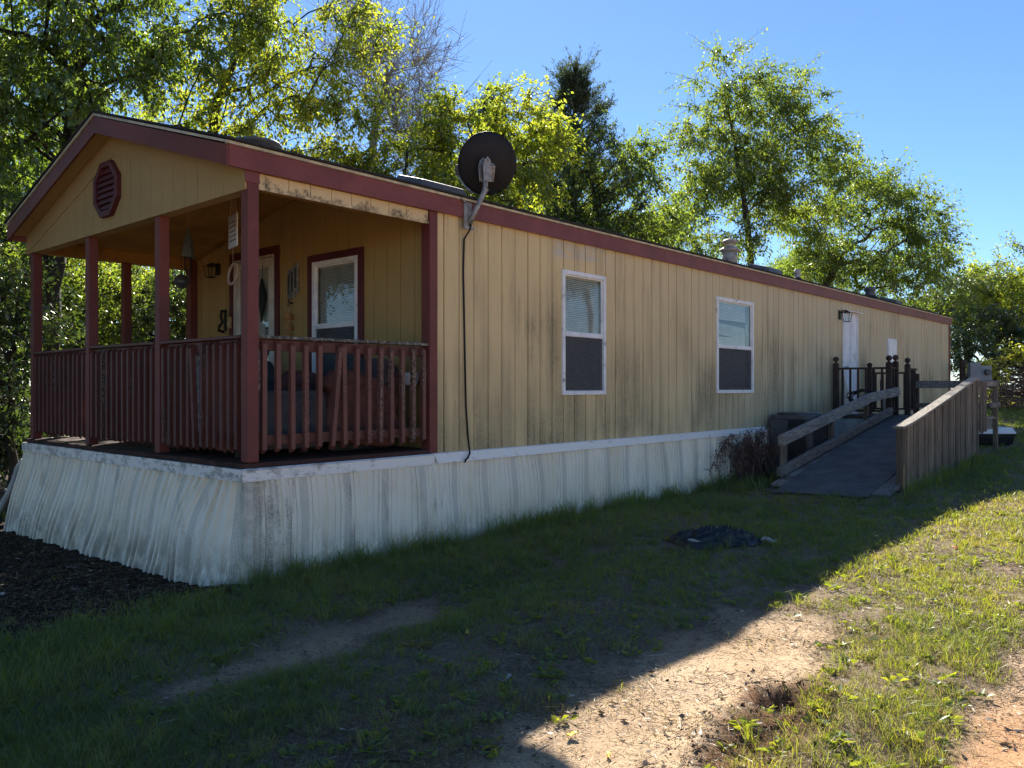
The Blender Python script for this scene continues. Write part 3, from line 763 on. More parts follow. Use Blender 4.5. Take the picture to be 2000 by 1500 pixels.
# roof fittings (each its own thing)
def rz(y): return roofz(y)+.045
def roof_box(name, label, x, y, lx, ly, h, mat="vent_plastic"):
    th = thing(name, label, "roof vent", (x, y, rz(y)), "vents on the roof")
    s = math.atan(SL)
    MB().add([(x-lx/2-.03,y-ly/2-.04,rz(y-ly/2-.04)-.012),(x+lx/2+.03,y-ly/2-.04,rz(y-ly/2-.04)-.012),(x+lx/2+.03,y+ly/2+.04,rz(y+ly/2+.04)-.012),(x-lx/2-.03,y+ly/2+.04,rz(y+ly/2+.04)-.012),
      (x-lx/2-.03,y-ly/2-.04,rz(y-ly/2-.04)+.008),(x+lx/2+.03,y-ly/2-.04,rz(y-ly/2-.04)+.008),(x+lx/2+.03,y+ly/2+.04,rz(y+ly/2+.04)+.008),(x-lx/2-.03,y+ly/2+.04,rz(y+ly/2+.04)+.008)],
      [(0,3,2,1),(4,5,6,7),(0,1,5,4),(1,2,6,5),(2,3,7,6),(3,0,4,7)]).build("flange", mat, th)
    a, b = rz(y-ly/2), rz(y+ly/2); i = .04
    MB().add([(x-lx/2,y-ly/2,a),(x+lx/2,y-ly/2,a),(x+lx/2,y+ly/2,b),(x-lx/2,y+ly/2,b),(x-lx/2+i,y-ly/2+.02,a+h),(x+lx/2-i,y-ly/2+.02,a+h),(x+lx/2-i,y+ly/2-.02,b+h*.8),(x-lx/2+i,y+ly/2-.02,b+h*.8)],
      [(0,3,2,1),(4,5,6,7),(0,1,5,4),(1,2,6,5),(2,3,7,6),(3,0,4,7)]).build("hood", mat, th, .012)
roof_box("roof_vent", "low grey box vent on the roof just left of the satellite dish", 2.40, .55, .66, .4, .085)
roof_box("roof_vent", "low grey box vent on the roof between the tall flue and the thin pipe", 10.4, .6, .6, .4, .10)
roof_box("roof_vent", "low dark grey vent near the far end of the roof", 17.7, .7, .55, .4, .11)
th = thing("roof_vent", "flat round grey vent on the porch roof near the gable", "roof vent", (.85, 1.25, rz(1.25)), "vents on the roof")
MB().lathe([(.18, -.08), (.18, .02), (.22, .025), (.21, .05), (.12, .07), (.02, .075)], (.85, 1.25, rz(1.25)), 20).build("hood", "vent_plastic", th, 0, True)
MB().box(.85-.2, .85+.2, 1.25-.2, 1.25+.2, rz(1.25)-.06, rz(1.25)-.03).build("flange", "vent_plastic", th)
fx, fy = 9.44, .8
th = thing("flue_chimney", "tall beige metal flue with two flanged caps on the roof", "flue", (fx, fy, rz(fy)))
zb = rz(fy)
MB().lathe([(.13, -.06), (.125, .19)], (fx, fy, zb), 20).build("flue_pipe", "flue_paint", th, 0, True)
MB().lathe([(.125, .19), (.165, .205), (.165, .225), (.125, .262), (.10, .265)], (fx, fy, zb), 20).build("storm_collar", "flue_paint", th, 0, True)
MB().lathe([(.085, .262), (.085, .345)], (fx, fy, zb), 20).build("neck", "flue_paint", th, 0, True)
MB().lathe([(.14, .345), (.14, .36), (.09, .40), (.012, .41), (.012, .45)], (fx, fy, zb), 20).build("cap", "flue_paint", th, 0, True)
def pipe_vent(label, x, y, r, h, mat, cap=False):
    th = thing("vent_pipe", label, "vent pipe", (x, y, rz(y)), "plumbing pipes on the roof"); zb = rz(y)
    MB().lathe([(r, -.08), (r, h), (r*.8, h), (r*.8, h-.05)], (x, y, zb), 16).build("pipe", mat, th, 0, False)
    MB().lathe([(r*1.9, -.05), (r*1.8, .0), (r*1.05, .05)], (x, y, zb), 16).build("boot", "rubber", th, 0, True)
    if cap: MB().lathe([(r*1.12, h-.06), (r*1.15, h-.02), (r*1.05, h+.03), (r*.3, h+.035)], (x, y, zb), 16).build("cap", mat, th, 0, True)
pipe_vent("thin pale plumbing pipe on the roof right of the flue", 12.28, .8, .055, .17, "pale_pipe", True)
pipe_vent("short grey capped pipe on the roof beyond the back door", 16.5, .8, .105, .22, "vent_plastic", True)
# ---------------------------------------------------------------- satellite dish and cable
th = thing("satellite_dish", "black satellite dish on a bent grey mast at the roof edge", "satellite dish", (2.30, -.05, 3.12))
m = MB(); m.box(2.255, 2.355, -.062, -.046, 3.02, 3.25).beam((2.27, -.062, 3.24), (2.20, -.06, 3.275), .03, .012).box(2.245, 2.375, -.075, -.046, 2.995, 3.018)
m.build("wall_bracket", "galv", th, .003)
MB().tube([(2.315, -.075, 3.05), (2.355, -.11, 3.17), (2.395, -.135, 3.27), (2.432, -.15, 3.36), (2.447, -.155, 3.42), (2.452, -.155, 3.62)], .024, 12).build("mast", "galv", th, 0, True)
dn = (AX*.90 + RT*(-.20) + Vector((0, 0, .34))).normalized()      # dish looks away from us, to the sun side
dc = Vector((2.50, -.125, 3.675)) + AX*.10
a1 = dn.cross(Vector((0, 0, 1))).normalized(); a2 = a1.cross(dn).normalized()
def dish(rx, rz, dep, th_):
    vs = []; fs = []; nr, nt = 10, 40
    for side in (0, 1):
        for i in range(nr+1):
            r = max(i/nr, .004)
            for k in range(nt):
                t = 2*math.pi*k/nt
                p = dc + a1*(rx*r*math.cos(t)) + a2*(rz*r*math.sin(t)) - dn*(dep*(1-r*r)) - dn*(th_*side)
                vs.append(tuple(p))
    o = (nr+1)*nt
    for side in (0, 1):
        for i in range(nr):
            for k in range(nt): fs.append((side*o+i*nt+k, side*o+i*nt+(k+1) % nt, side*o+(i+1)*nt+(k+1) % nt, side*o+(i+1)*nt+k))
    for k in range(nt): fs.append((nr*nt+k, nr*nt+(k+1) % nt, o+nr*nt+(k+1) % nt, o+nr*nt+k))
    return MB().add(vs, fs)
dish(.292, .305, .055, .006).build("reflector", "dish_black", th, 0, True)
bk = dc - dn*.07 - a2*.06
m = MB(); m.beam(bk - dn*.0, bk - dn*.09 - a2*.02, .10, .16, a2); m.build("back_clamp", "galv", th, .006)
m = MB(); m.prism([(2.40, 3.46), (2.50, 3.46), (2.515, 3.60), (2.49, 3.67), (2.45, 3.70), (2.405, 3.66), (2.385, 3.60)], 'y', -.185, -.178).prism([(2.40, 3.46), (2.50, 3.46), (2.515, 3.60), (2.49, 3.67), (2.45, 3.70), (2.405, 3.66), (2.385, 3.60)], 'y', -.125, -.118)
m.tube([(2.45, -.20, 3.665), (2.45, -.10, 3.665)], .010, 8).tube([(2.49, -.20, 3.63), (2.49, -.10, 3.63)], .010, 8)
m.build("elevation_bracket", "galv", th, .003)
lnb = dc - RT*.31 + AX*.33 + Vector((0, 0, .03)); af = dc - a2*.27
MB().tube([tuple(bk - a2*.18), tuple(af - a2*.03 + dn*.02), tuple((af+lnb)/2 - Vector((0, 0, .10)) - RT*.03), tuple(lnb - Vector((0, 0, .05)))], .016, 8).build("feed_arm", "metal_grey", th, 0, True)
MB().tube([tuple(lnb - Vector((0, 0, .06))), tuple(lnb), tuple(lnb - dn*.05 + Vector((0, 0, .03))), tuple(lnb - dn*.09 + Vector((0, 0, .035)))], [.022, .035, .032, .028], 10).build("feed_horn", "vent_plastic", th, 0, True)
m = MB()
for k in range(2):
    q = bk + a1*(.06+.05*k); m.tube([tuple(q), tuple(q - a2*.10 - dn*.05 + a1*.06), tuple(q - a2*.22 - dn*.02 + a1*.10), tuple(q - a2*.24 + a1*.02), (2.46, -.16, 3.42)], .004, 5)
m.build("feed_cable", "rubber", th)
cb = MB().tube([(2.335, -.075, 3.06), (2.315, -.075, 2.99), (2.290, -.022, 2.90), (2.287, -.014, 2.6), (2.30, -.012, 2.2), (2.312, -.012, 1.75), (2.325, -.013, 1.3), (2.350, -.016, 1.0), (2.352, -.03, .91), (2.335, -.055, .85), (2.285, -.075, .81), (2.262, -.07, .795), (2.275, -.05, .77)], .0095, 6).build("coaxial_cable", "rubber", None, 0, True)
tag(cb, "black cable running down the tan siding from the satellite dish", "cable")

# ---------------------------------------------------------------- things on the porch
def lantern(label, fr, u, z, s=1.0):
    o = fr(u, 0, z); th = thing("wall_lantern", label, "wall lamp", o, "lanterns on the walls")
    MB(fr).box(u-.05*s, u+.05*s, .002, .03, z-.09*s, z+.09*s).build("back_plate", "black_iron", th, .004)
    MB(fr).tube([(u, .03, z+.04*s), (u, .09*s, z+.085*s), (u, .15*s, z+.075*s)], .012*s, 8).build("arm", "black_iron", th, 0, True)
    c = (u, .15*s, z-.05*s); w1, w2, h = .05*s, .072*s, .17*s
    m = MB(fr)
    for i in (-1, 1):
        for j in (-1, 1):
            m.beam((c[0]+i*w1, c[1]+j*w1, c[2]-h/2), (c[0]+i*w2, c[1]+j*w2, c[2]+h/2), .009*s, .009*s, (1, .1, 0))
    m.box(c[0]-w1, c[0]+w1, c[1]-w1, c[1]+w1, c[2]-h/2-.01, c[2]-h/2)
    m.build("cage", "black_iron", th)
    MB(fr).add([(c[0]-w2,c[1]-w2,c[2]+h/2),(c[0]+w2,c[1]-w2,c[2]+h/2),(c[0]+w2,c[1]+w2,c[2]+h/2),(c[0]-w2,c[1]+w2,c[2]+h/2),(c[0],c[1],c[2]+h/2+.05*s)],
        [(0,3,2,1),(0,1,4),(1,2,4),(2,3,4),(3,0,4)]).build("hood", "black_iron", th)
    m = MB(fr)
    m.box(c[0]-w1*.8, c[0]+w1*.8, c[1]-w1*.8, c[1]+w1*.8, c[2]-h/2+.004, c[2]+h/2-.01); m.build("pane", "pane_glass", th)
lantern("black lantern beside the white back door above the ramp", F_long, 12.28, 2.84, .95)
lantern("small black lantern on the yellow porch wall left of the door", F_end, 3.93, 2.95, .78)

def hang(u, n, z0, z1, par, r=.003, fr=F_end): MB(fr).tube([(u, n, z1), (u, n, z0)], r, 5).build("cord", "rope_white", par)
# white sign board hung near the corner post
sx, sy = .64, 1.31
th = thing("hanging_sign", "white sign board with lines of writing hanging behind the corner post", "sign", (sx, sy, 2.76))
SR = Matrix.Rotation(R(-14), 3, 'Z')
def Fs(u, n, z):
    p = SR @ Vector((-n, u, 0)); return (sx+p.x, sy+p.y, z)
MB(Fs).box(-.13, .13, -.006, .006, 2.76, 3.06).build("board", "sign_white", th, .002)
rr = random.Random(4)
for k in range(5):
    m = MB(Fs); z = 2.985-k*.042; a = -.10
    while a < .09:
        b = min(.10, a+rr.uniform(.012, .045)); m.box(a, b, .0065, .0075, z, z+.012); a = b+.012
    m.build("text_line", "sign_ink", th)
m = MB(Fs); m.tube([(-.1, 0, 3.06), (0, 0, 3.37)], .002, 4).tube([(.1, 0, 3.06), (0, 0, 3.37)], .002, 4); m.build("cord", "rope_white", th)
# wind chime: grey tapered lantern shape with slatted front
wx, wy = 1.1, 3.05
th = thing("wind_chime", "grey tapered hanging ornament with ribbed front under the porch roof", "wind chime", (wx, wy, 2.910))
MB().lathe([(.075, 0), (.078, .015), (.055, .16), (.012, .30), (.004, .31)], (wx, wy, 2.910), 4).build("body", "teal_grey", th)
m = MB()
for k in range(7): m.box(wx-.075+.008*k*.5, wx-.058+.008*k*.5, wy-.028, wy+.028, 2.925+k*.018, 2.933+k*.018)
m.build("rib", "driftwood", th)
MB().tube([(wx, wy, 3.210), (wx, wy, 3.40)], .002, 4).build("cord", "rope_white", th)
m = MB()
for k in range(4): m.tube([(wx+.04*math.cos(k*1.57), wy+.04*math.sin(k*1.57), 2.910), (wx+.04*math.cos(k*1.57), wy+.04*math.sin(k*1.57), 2.710-.03*k)], .006, 6)
m.build("chime_tube", "black_iron", th)
# glass ball lower on the same side
th = thing("glass_ornament", "dark blue glass ball hanging by the far porch corner", "ornament", (1.45, 3.9, 2.75))
MB().lathe([(.004, -.09), (.05, -.075), (.08, -.03), (.085, 0), (.08, .03), (.05, .07), (.015, .085), (.012, .11)], (1.45, 3.9, 2.75), 16).build("ball", "glass_ball", th, 0, True)
MB().tube([(1.45, 3.9, 2.85), (1.45, 3.9, 3.23)], .003, 4).build("cord", "rubber", th)
# pink-white ring on a cord beside the door
th = thing("hanging_ring", "pale pink ring hanging on a white cord left of the porch door", "ornament", (1.32, 2.5, 2.70))
m = MB(); pts = [(1.32+.02*math.sin(a), 2.5+.085*math.cos(a), 2.70+.115*math.sin(a)) for a in [i*2*math.pi/20 for i in range(21)]]
m.tube(pts, .014, 8, False); m.build("ring", "rope_white", th, 0, True)
MB().tube([(1.32, 2.5, 2.81), (1.32, 2.5, 3.57)], .003, 4).build("cord", "rope_white", th)
# driftwood trio between door and window
th = thing("wall_plaque", "three narrow grey wooden plaques on the wall between door and window", "wall plaque", F_end(2.30, .01, 2.5))
for k, (du, dz) in enumerate(((.075, -.03), (0, -.01), (-.075, .03))):
    MB(F_end).box(2.30+du-.032, 2.30+du+.032, .004, .022+.006*k, 2.49+dz, 2.83+dz).build("plaque", "driftwood", th, .006)
    m = MB(F_end)
    m.box(2.30+du-.014, 2.30+du+.014, .022+.006*k, .027+.006*k, 2.55+dz, 2.77+dz); m.build("carving", "sign_ink", th)
# string of three terracotta bells
th = thing("bell_string", "string of three small terracotta bells on the wall below the plaques", "bells", F_end(2.33, .06, 1.95))
for k in range(3):
    z = 2.28-k*.115; cc = F_end(2.33, .055, z)
    MB().lathe([(.050, -.045), (.046, -.03), (.030, .02), (.012, .038), (.006, .042)], cc, 14).build("bell", "terracotta", th, 0, True)
MB(F_end).tube([(2.33, .055, 2.03), (2.33, .055, 2.43)], .003, 4).build("cord", "rope_white", th)
MB(F_end).box(2.315, 2.345, .002, .05, 2.415, 2.43).box(2.328, 2.332, .045, .06, 2.37, 2.46).box(2.30, 2.36, .05, .056, 2.405, 2.409).build("hook", "black_iron", th)
# black latch-like holder and bell push left of the door
th = thing("wall_holder", "black curved iron holder on the yellow wall left of the door", "wall holder", F_end(3.76, .01, 2.25))
MB(F_end).box(3.74, 3.78, .002, .02, 2.18, 2.44).build("back_plate", "black_iron", th, .004)
MB(F_end).tube([(3.76, .02, 2.42), (3.76, .06, 2.42), (3.76, .07, 2.35), (3.76, .05, 2.28), (3.76, .09, 2.23), (3.76, .10, 2.18), (3.76, .03, 2.16)], .018, 8).build("arm", "black_iron", th, 0, True)
th = thing("bell_box", "small yellowed box on the red trim beside the porch door", "door bell", F_end(3.615, .023, 2.2))
MB(F_end).box(3.585, 3.645, .0225, .055, 2.20, 2.34).build("case", "bells_gold", th, .006)
MB(F_end).box(3.60, 3.63, .055, .06, 2.24, 2.27).build("button", "off_white", th, .002)
# things hung on the door
th = thing("door_ornament", "dark diamond-shaped ornament hanging on the porch door glass", "ornament", F_end(2.92, .02, 2.44))
MB(F_end).prism([(2.84, 2.55), (2.92, 2.75), (3.00, 2.55), (2.92, 2.24)], 'y', .014, .035).build("body", "black_iron", th, .004)
MB(F_end).tube([(2.92, .02, 2.75), (2.92, .014, 2.90)], .003, 4).build("cord", "rubber", th)
th = thing("door_sticker", "small black square sticker with white pattern low on the door glass", "sticker", F_end(2.86, .004, 2.1))
MB(F_end).box(2.815, 2.875, .0035, .005, 2.05, 2.18).build("sheet", "black_iron", th)
m = MB(F_end)
for a in range(6):
    u = 2.845+.018*math.cos(a*1.047); z = 2.115+.032*math.sin(a*1.047); m.box(u-.006, u+.006, .0052, .0060, z-.008, z+.008)
m.build("print", "sign_white", th)

# floral loveseat with its back to the front rail
th = thing("loveseat", "grey floral loveseat with its back against the front porch railing", "sofa", (.5, 1.0, DECK))
x0 = .14
softbox(MB(), x0, x0+.22, .30, 1.72, DECK+.12, DECK+.90).build("backrest", "floral_cloth", th, 0, True)
for a, b in ((.50, 1.0), (1.02, 1.52)): softbox(MB(), x0+.18, x0+.78, a, b, DECK+.30, DECK+.50).build("seat_cushion", "floral_cloth", th, 0, True)
for a in (.27, 1.53): softbox(MB(), x0+.05, x0+.80, a, a+.20, DECK+.06, DECK+.55).build("arm", "grey_cloth", th, 0, True)
MB().box(x0+.08, x0+.76, .46, 1.56, DECK+.07, DECK+.32).build("base", "floral_cloth", th, .02)
for a in (x0+.1, x0+.7):
    for b in (.5, 1.5): MB().box(a-.03, a+.03, b-.03, b+.03, DECK+.004, DECK+.075).build("leg", "dark_wood", th)
# reclining chair seen from its side
rc = thing("recliner", "brown recliner armchair with slate blue cushions beside the side railing", "armchair", (1.35, .62, DECK))
y0, y1 = .28, 1.14
RM = Matrix.Translation((1.30, .7, DECK+.08)) @ Matrix.Rotation(R(9), 4, 'Y') @ Matrix.Translation((-1.30, -.7, -DECK-.08))
class TB(MB):
    def build(s, *a, **k):
        s.v = [tuple(RM @ Vector(p)) for p in s.v]; return MB.build(s, *a, **k)
side = [(.95, .05), (1.66, .07), (1.74, .30), (1.62, .50), (1.40, .575), (1.10, .60), (.96, .56), (.90, .44), (.90, .12)]
for a in (y0, y1-.17):
    TB().prism([(p, DECK+q) for p, q in side], 'y', a, a+.165).build("side_panel", "brown_cloth", rc, .035, True)
    t = TB(); t.tube([(.90, a+.085, DECK+.50), (.98, a+.085, DECK+.585), (1.15, a+.085, DECK+.615), (1.42, a+.085, DECK+.585), (1.64, a+.085, DECK+.50), (1.70, a+.085, DECK+.42)], [.075, .10, .105, .10, .09, .06], 12); t.build("arm_pad", "brown_cloth", rc, 0, True)
softbox(TB(), .86, 1.50, y0+.18, y1-.19, DECK+.28, DECK+.50).build("seat_cushion", "slate_cloth", rc, 0, True)
softbox(TB(), .82, .93, y0+.18, y1-.19, DECK+.06, DECK+.44).build("footrest", "brown_cloth", rc, 0, True)
class TB2(MB):
    def build(s, *a, **k):
        K = RM @ Matrix.Translation((1.55, 0, DECK+.40)) @ Matrix.Rotation(R(20), 4, 'Y') @ Matrix.Translation((-1.55, 0, -DECK-.40))
        s.v = [tuple(K @ Vector(p)) for p in s.v]; return MB.build(s, *a, **k)
softbox(TB2(), 1.42, 1.60, y0+.15, y1-.16, DECK+.38, DECK+.66).build("back_cushion", "slate_cloth", rc, 0, True)
softbox(TB2(), 1.40, 1.60, y0+.14, y1-.15, DECK+.64, DECK+.90).build("head_cushion", "slate_cloth", rc, 0, True)
TB2().box(1.57, 1.66, y0+.12, y1-.13, DECK+.20, DECK+.86).build("back_shell", "brown_cloth", rc, .03)
MB().box(1.05, 1.62, y0+.1, y1-.1, DECK+.004, DECK+.12).build("base", "black_iron", rc, .01)
# grey upholstered chair further in
th = thing("armchair", "grey upholstered armchair deeper on the porch left of the recliner", "armchair", (1.1, 2.4, DECK))
softbox(MB(), .75, 1.40, 2.10, 2.66, DECK+.28, DECK+.50).build("seat_cushion", "grey_cloth", th, 0, True)
softbox(MB(), 1.34, 1.58, 2.06, 2.70, DECK+.25, DECK+.86).build("backrest", "grey_cloth", th, 0, True)
for a in (1.92, 2.62): softbox(MB(), .76, 1.50, a, a+.20, DECK+.08, DECK+.62).build("arm", "grey_cloth", th, 0, True)
MB().box(.82, 1.5, 2.05, 2.68, DECK+.05, DECK+.30).build("base", "slate_cloth", th, .02)
for a in (.88, 1.44):
    for b in (2.1, 2.62): MB().box(a-.025, a+.025, b-.025, b+.025, DECK+.004, DECK+.055).build("leg", "dark_wood", th)
# small white bracket cup by the corner
th = thing("cup_holder", "small white plastic holder clipped to the wall behind the side railing", "cup holder", (1.93, .27, 1.55))
MB().prism([(1.82, 1.50), (1.90, 1.50), (1.93, 1.56), (1.93, 1.63), (1.80, 1.62)], 'y', .21, .33).build("body", "white_frame", th, .01)
MB().box(1.931, 1.948, .24, .30, 1.52, 1.62).build("clip", "rubber", th)

# steps at the hidden end of the porch
stp = thing("porch_steps", "dark wooden steps going down from the left end of the porch", "steps", (.55, W+.1, -.1))
gl = g1(.5, 5.6)
for k in range(5):
    z = DECK-.16-.165*k; y = W+.03+.25*k
    if z > gl-.05: MB().box(.08, 1.02, y, y+.27, z-.035, z).build("tread", "grey_wood", stp, .004)
for a in (.10, .99):
    MB().prism([(W+.02, DECK-.06), (W+.02, DECK-.30), (W+1.15, gl-.08), (W+1.30, gl-.08), (W+1.30, gl+.06)], 'x', a-.02, a+.02).build("stringer", "dark_wood", stp)
pp = MB().tube([(-.02, W+.10, .66), (-.045, W+.16, .58), (-.07, W+.20, .44), (-.13, W+.25, .26), (-.22, W+.32, .06), (-.33, W+.42, -.12)], [.034, .036, .034, .033, .033, .034], 10).build("drain_pipe", "pale_pipe", None, 0, True)
tag(pp, "pale bent pipe leaning against the left end of the white skirting", "pipe")

# ---------------------------------------------------------------- ramp, back deck, air conditioner
rp = thing("wheelchair_ramp", "weathered wooden wheelchair ramp with dark carpet leading to the back door", "ramp", (9.5, -1.6, .15))
RX0, RX1, RY0, RY1, RZ1 = 7.35, 11.84, -2.26, -1.02, .965
def rzr(x): 
    g0 = g1(RX0, -1.6)+.025
    return g0 + (RZ1-g0)*(x-RX0)/(RX1-RX0)
def slab(mb, xa, xb, ya, yb, t, lift=0.0):
    za, zb = rzr(xa)+lift, rzr(xb)+lift
    return mb.add([(xa,ya,za-t),(xb,ya,zb-t),(xb,yb,zb-t),(xa,yb,za-t),(xa,ya,za),(xb,ya,zb),(xb,yb,zb),(xa,yb,za)], [(0,3,2,1),(4,5,6,7),(0,1,5,4),(1,2,6,5),(2,3,7,6),(3,0,4,7)])
n = 20
for k in range(n):
    a = RX0+.12+(RX1-RX0-.12)*k/n; b = RX0+.12+(RX1-RX0-.12)*(k+1)/n-.006
    slab(MB(), a, b, RY0-.04, RY1+.22, .03).build("ramp_board", "grey_wood", rp)
m = MB(); nx, ny = 30, 8; V = []
for i in range(nx+1):
    for j in range(ny+1):
        x = RX0-.28+(RX1+.9-RX0)*i/nx; y = RY0+.10+(RY1-RY0-.06)*j/ny - .045*(x-7.3)/4*0
        if x < RX0: z = g1(x, y)+.022+.008*vnoise(x*7, y*7)
        elif x > RX1: z = RZ1+.012
        else: z = rzr(x)+.010+.006*vnoise(x*3, y*3)
        if i == 0: x += .10*vnoise(j*.7, 2.2)-.16*(j/ny-.5)
        V.append((x, y, float(z)))
m.add(V, [(i*(ny+1)+j, (i+1)*(ny+1)+j, (i+1)*(ny+1)+j+1, i*(ny+1)+j+1) for i in range(nx) for j in range(ny)])
cp = m.build("carpet", "ramp_carpet", rp); sm = cp.modifiers.new("pile", 'SOLIDIFY'); sm.thickness = .006; sm.offset = 1
slab(MB(), RX0-.02, RX0+.75, RY0-.10, RY0+.14, .05, .012).build("edge_board", "grey_wood", rp, .004)
for yy in (RY0+.02, RY1+.12):
    m = MB(); za, zb = rzr(RX0+.35), RZ1
    m.add([(RX0+.3,yy-.02,za-.034),(RX1,yy-.02,zb-.034),(RX1,yy+.02,zb-.034),(RX0+.3,yy+.02,za-.034),(RX0+.3,yy-.02,za-.09),(RX1,yy-.02,zb-.20),(RX1,yy+.02,zb-.20),(RX0+.3,yy+.02,za-.09)], [(0,3,2,1),(4,5,6,7),(0,1,5,4),(1,2,6,5),(2,3,7,6),(3,0,4,7)]).build("joist", "dark_wood", rp)
# left kerb and handrail
MB().beam((7.72, -.80, rzr(7.72)+.085), (11.80, -1.06, RZ1+.11), .075, .125).build("kerb", "grey_wood", rp, .008)
MB().beam((7.78, -.80, .735), (10.98, -.93, 1.285), .085, .145).build("handrail", "grey_wood", rp, .006)
MB().beam((10.98, -.93, 1.300), (11.93, -1.14, 1.415), .080, .145).build("handrail", "grey_wood", rp, .006)
for x, y, zt in ((8.02, -.735, .735), (9.68, -.80, 1.02), (11.08, -.88, 1.26)):
    MB().box(x-.045, x+.045, y-.035, y+.035, g1(x, y)-.05, zt).build("post", "picket_wood", rp, .004)
# picket side
FY = -2.36
def topz(x): return .955 + (1.62-.955)*max(0, min(1, (x-7.88)/(11.84-7.88)))**1.06
m = MB(); xs = np.linspace(7.79, 11.835, 13); V = []
for x in xs:
    z = topz(x); V += [(x, FY-.055, z), (x, FY+.085, z), (x, FY+.085, z+.034), (x, FY-.055, z+.034)]
k = len(xs); fs = [(0,1,2,3), (4*k-1,4*k-2,4*k-3,4*k-4)]
for i in range(k-1):
    for j in range(4): fs.append((4*i+j, 4*i+(j+1) % 4, 4*i+4+(j+1) % 4, 4*i+4+j))
m.add(V, fs).build("cap_rail", "grey_wood", rp, .005)
m = MB(); V = []; xs = np.linspace(7.869, 11.835, 13)
for x in xs:
    z = topz(x); V += [(x, FY+.0, z-.095), (x, FY+.036, z-.095), (x, FY+.036, z-.003), (x, FY+.0, z-.003)]
m.add(V, fs).build("upper_stringer", "grey_wood", rp)
m = MB(); V = []
for x in xs:
    z = rzr(x)+.02; V += [(x, FY+.0, z-.10), (x, FY+.036, z-.10), (x, FY+.036, z), (x, FY+.0, z)]
m.add(V, fs).build("lower_stringer", "picket_wood", rp)
x = 7.87; k = 0; pr = random.Random(5)
while x < 11.80:
    wd = pr.choice((.125, .135, .10)); gb = g1(x, FY)
    low = gb + .01 if k < 13 else max(gb+.03, rzr(x)-.52+pr.uniform(-.02, .03))
    if k in (7, 12): low = gb-.02
    tz = topz(x+wd/2)-.004 - pr.uniform(0, .012)
    mt = "picket_wood"
    sl = pr.uniform(-.007, .007)
    tk = FY-.022-pr.uniform(0, .016); tk2 = tk+pr.uniform(-.006, .006)
    MB().add([(x+sl,tk,low),(x+wd+sl,tk2,low),(x+wd+sl,FY-.003,low),(x+sl,FY-.003,low),(x,tk,tz),(x+wd,tk2,tz),(x+wd,FY-.003,tz),(x,FY-.003,tz)], [(0,3,2,1),(4,5,6,7),(0,1,5,4),(1,2,6,5),(2,3,7,6),(3,0,4,7)]).build("picket", mt, rp, .003)
    x += wd + pr.uniform(.014, .034); k += 1
MB().box(7.80, 7.866, FY-.03, FY+.05, g1(7.8, FY)-.05, .955).build("post", "picket_wood", rp, .004)
MB().add([(7.797,FY-.032,.22),(7.860,FY-.032,.14),(7.858,FY-.032,.50),(7.82,FY-.032,.42),(7.797,FY-.040,.22),(7.860,FY-.040,.14),(7.858,FY-.040,.50),(7.82,FY-.040,.42)], [(0,3,2,1),(4,5,6,7),(0,1,5,4),(1,2,6,5),(2,3,7,6),(3,0,4,7)]).build("split_face", "fresh_wood", rp)
for x in (9.1, 10.4, 11.7):
    MB().box(x-.045, x+.045, FY+.037, FY+.12, g1(x, FY)-.05, topz(x)-.01).build("post", "picket_wood", rp, .004)
# landing platform at the top
LX1 = 13.42
for k in range(11):
    a = RX1+.01+k*.1436
    MB().box(a, a+.138, RY0-.12, RY1+.05, RZ1-.035, RZ1).build("landing_board", "grey_wood", rp)
MB().box(RX1, LX1, FY+.04, FY+.075, RZ1-.22, RZ1-.037).build("rim_joist", "grey_wood", rp, .004)
MB().box(RX1+.002, RX1+.04, FY+.08, RY1, RZ1-.22, RZ1-.037).build("rim_joist", "grey_wood", rp, .004)
for x in (RX1+.06, LX1-.05):
    MB().box(x-.05, x+.05, FY-.03, FY+.038, g1(x, FY)-.05, 1.60).build("post", "picket_wood", rp, .004)
MB().box(LX1-.05, LX1+.05, FY+.50, FY+.57, g1(13.4, -1.9)-.05, 1.60).build("post", "picket_wood", rp, .004)
x = RX1+.14
for k in range(4):
    MB().box(x, x+.10, FY-.045, FY-.031, .72+pr.uniform(-.02, .02), 1.60+pr.uniform(-.02, .01)).build("picket", "picket_wood", rp, .003); x += .125
MB().box(RX1+.111, LX1-.101, FY-.029, FY+.012, 1.50, 1.59).build("platform_rail", "grey_wood", rp, .004)
MB().box(LX1-.70, LX1+.048, FY-.060, FY-.031, 1.13, 1.22).build("platform_rail", "grey_wood", rp, .004)
MB().box(LX1+.051, LX1+.088, FY-.02, -.98, 1.47, 1.61).build("platform_rail", "grey_wood", rp, .004)
MB().box(LX1+.051, LX1+.088, FY-.02, -1.0, 1.10, 1.19).build("platform_rail", "grey_wood", rp, .004)
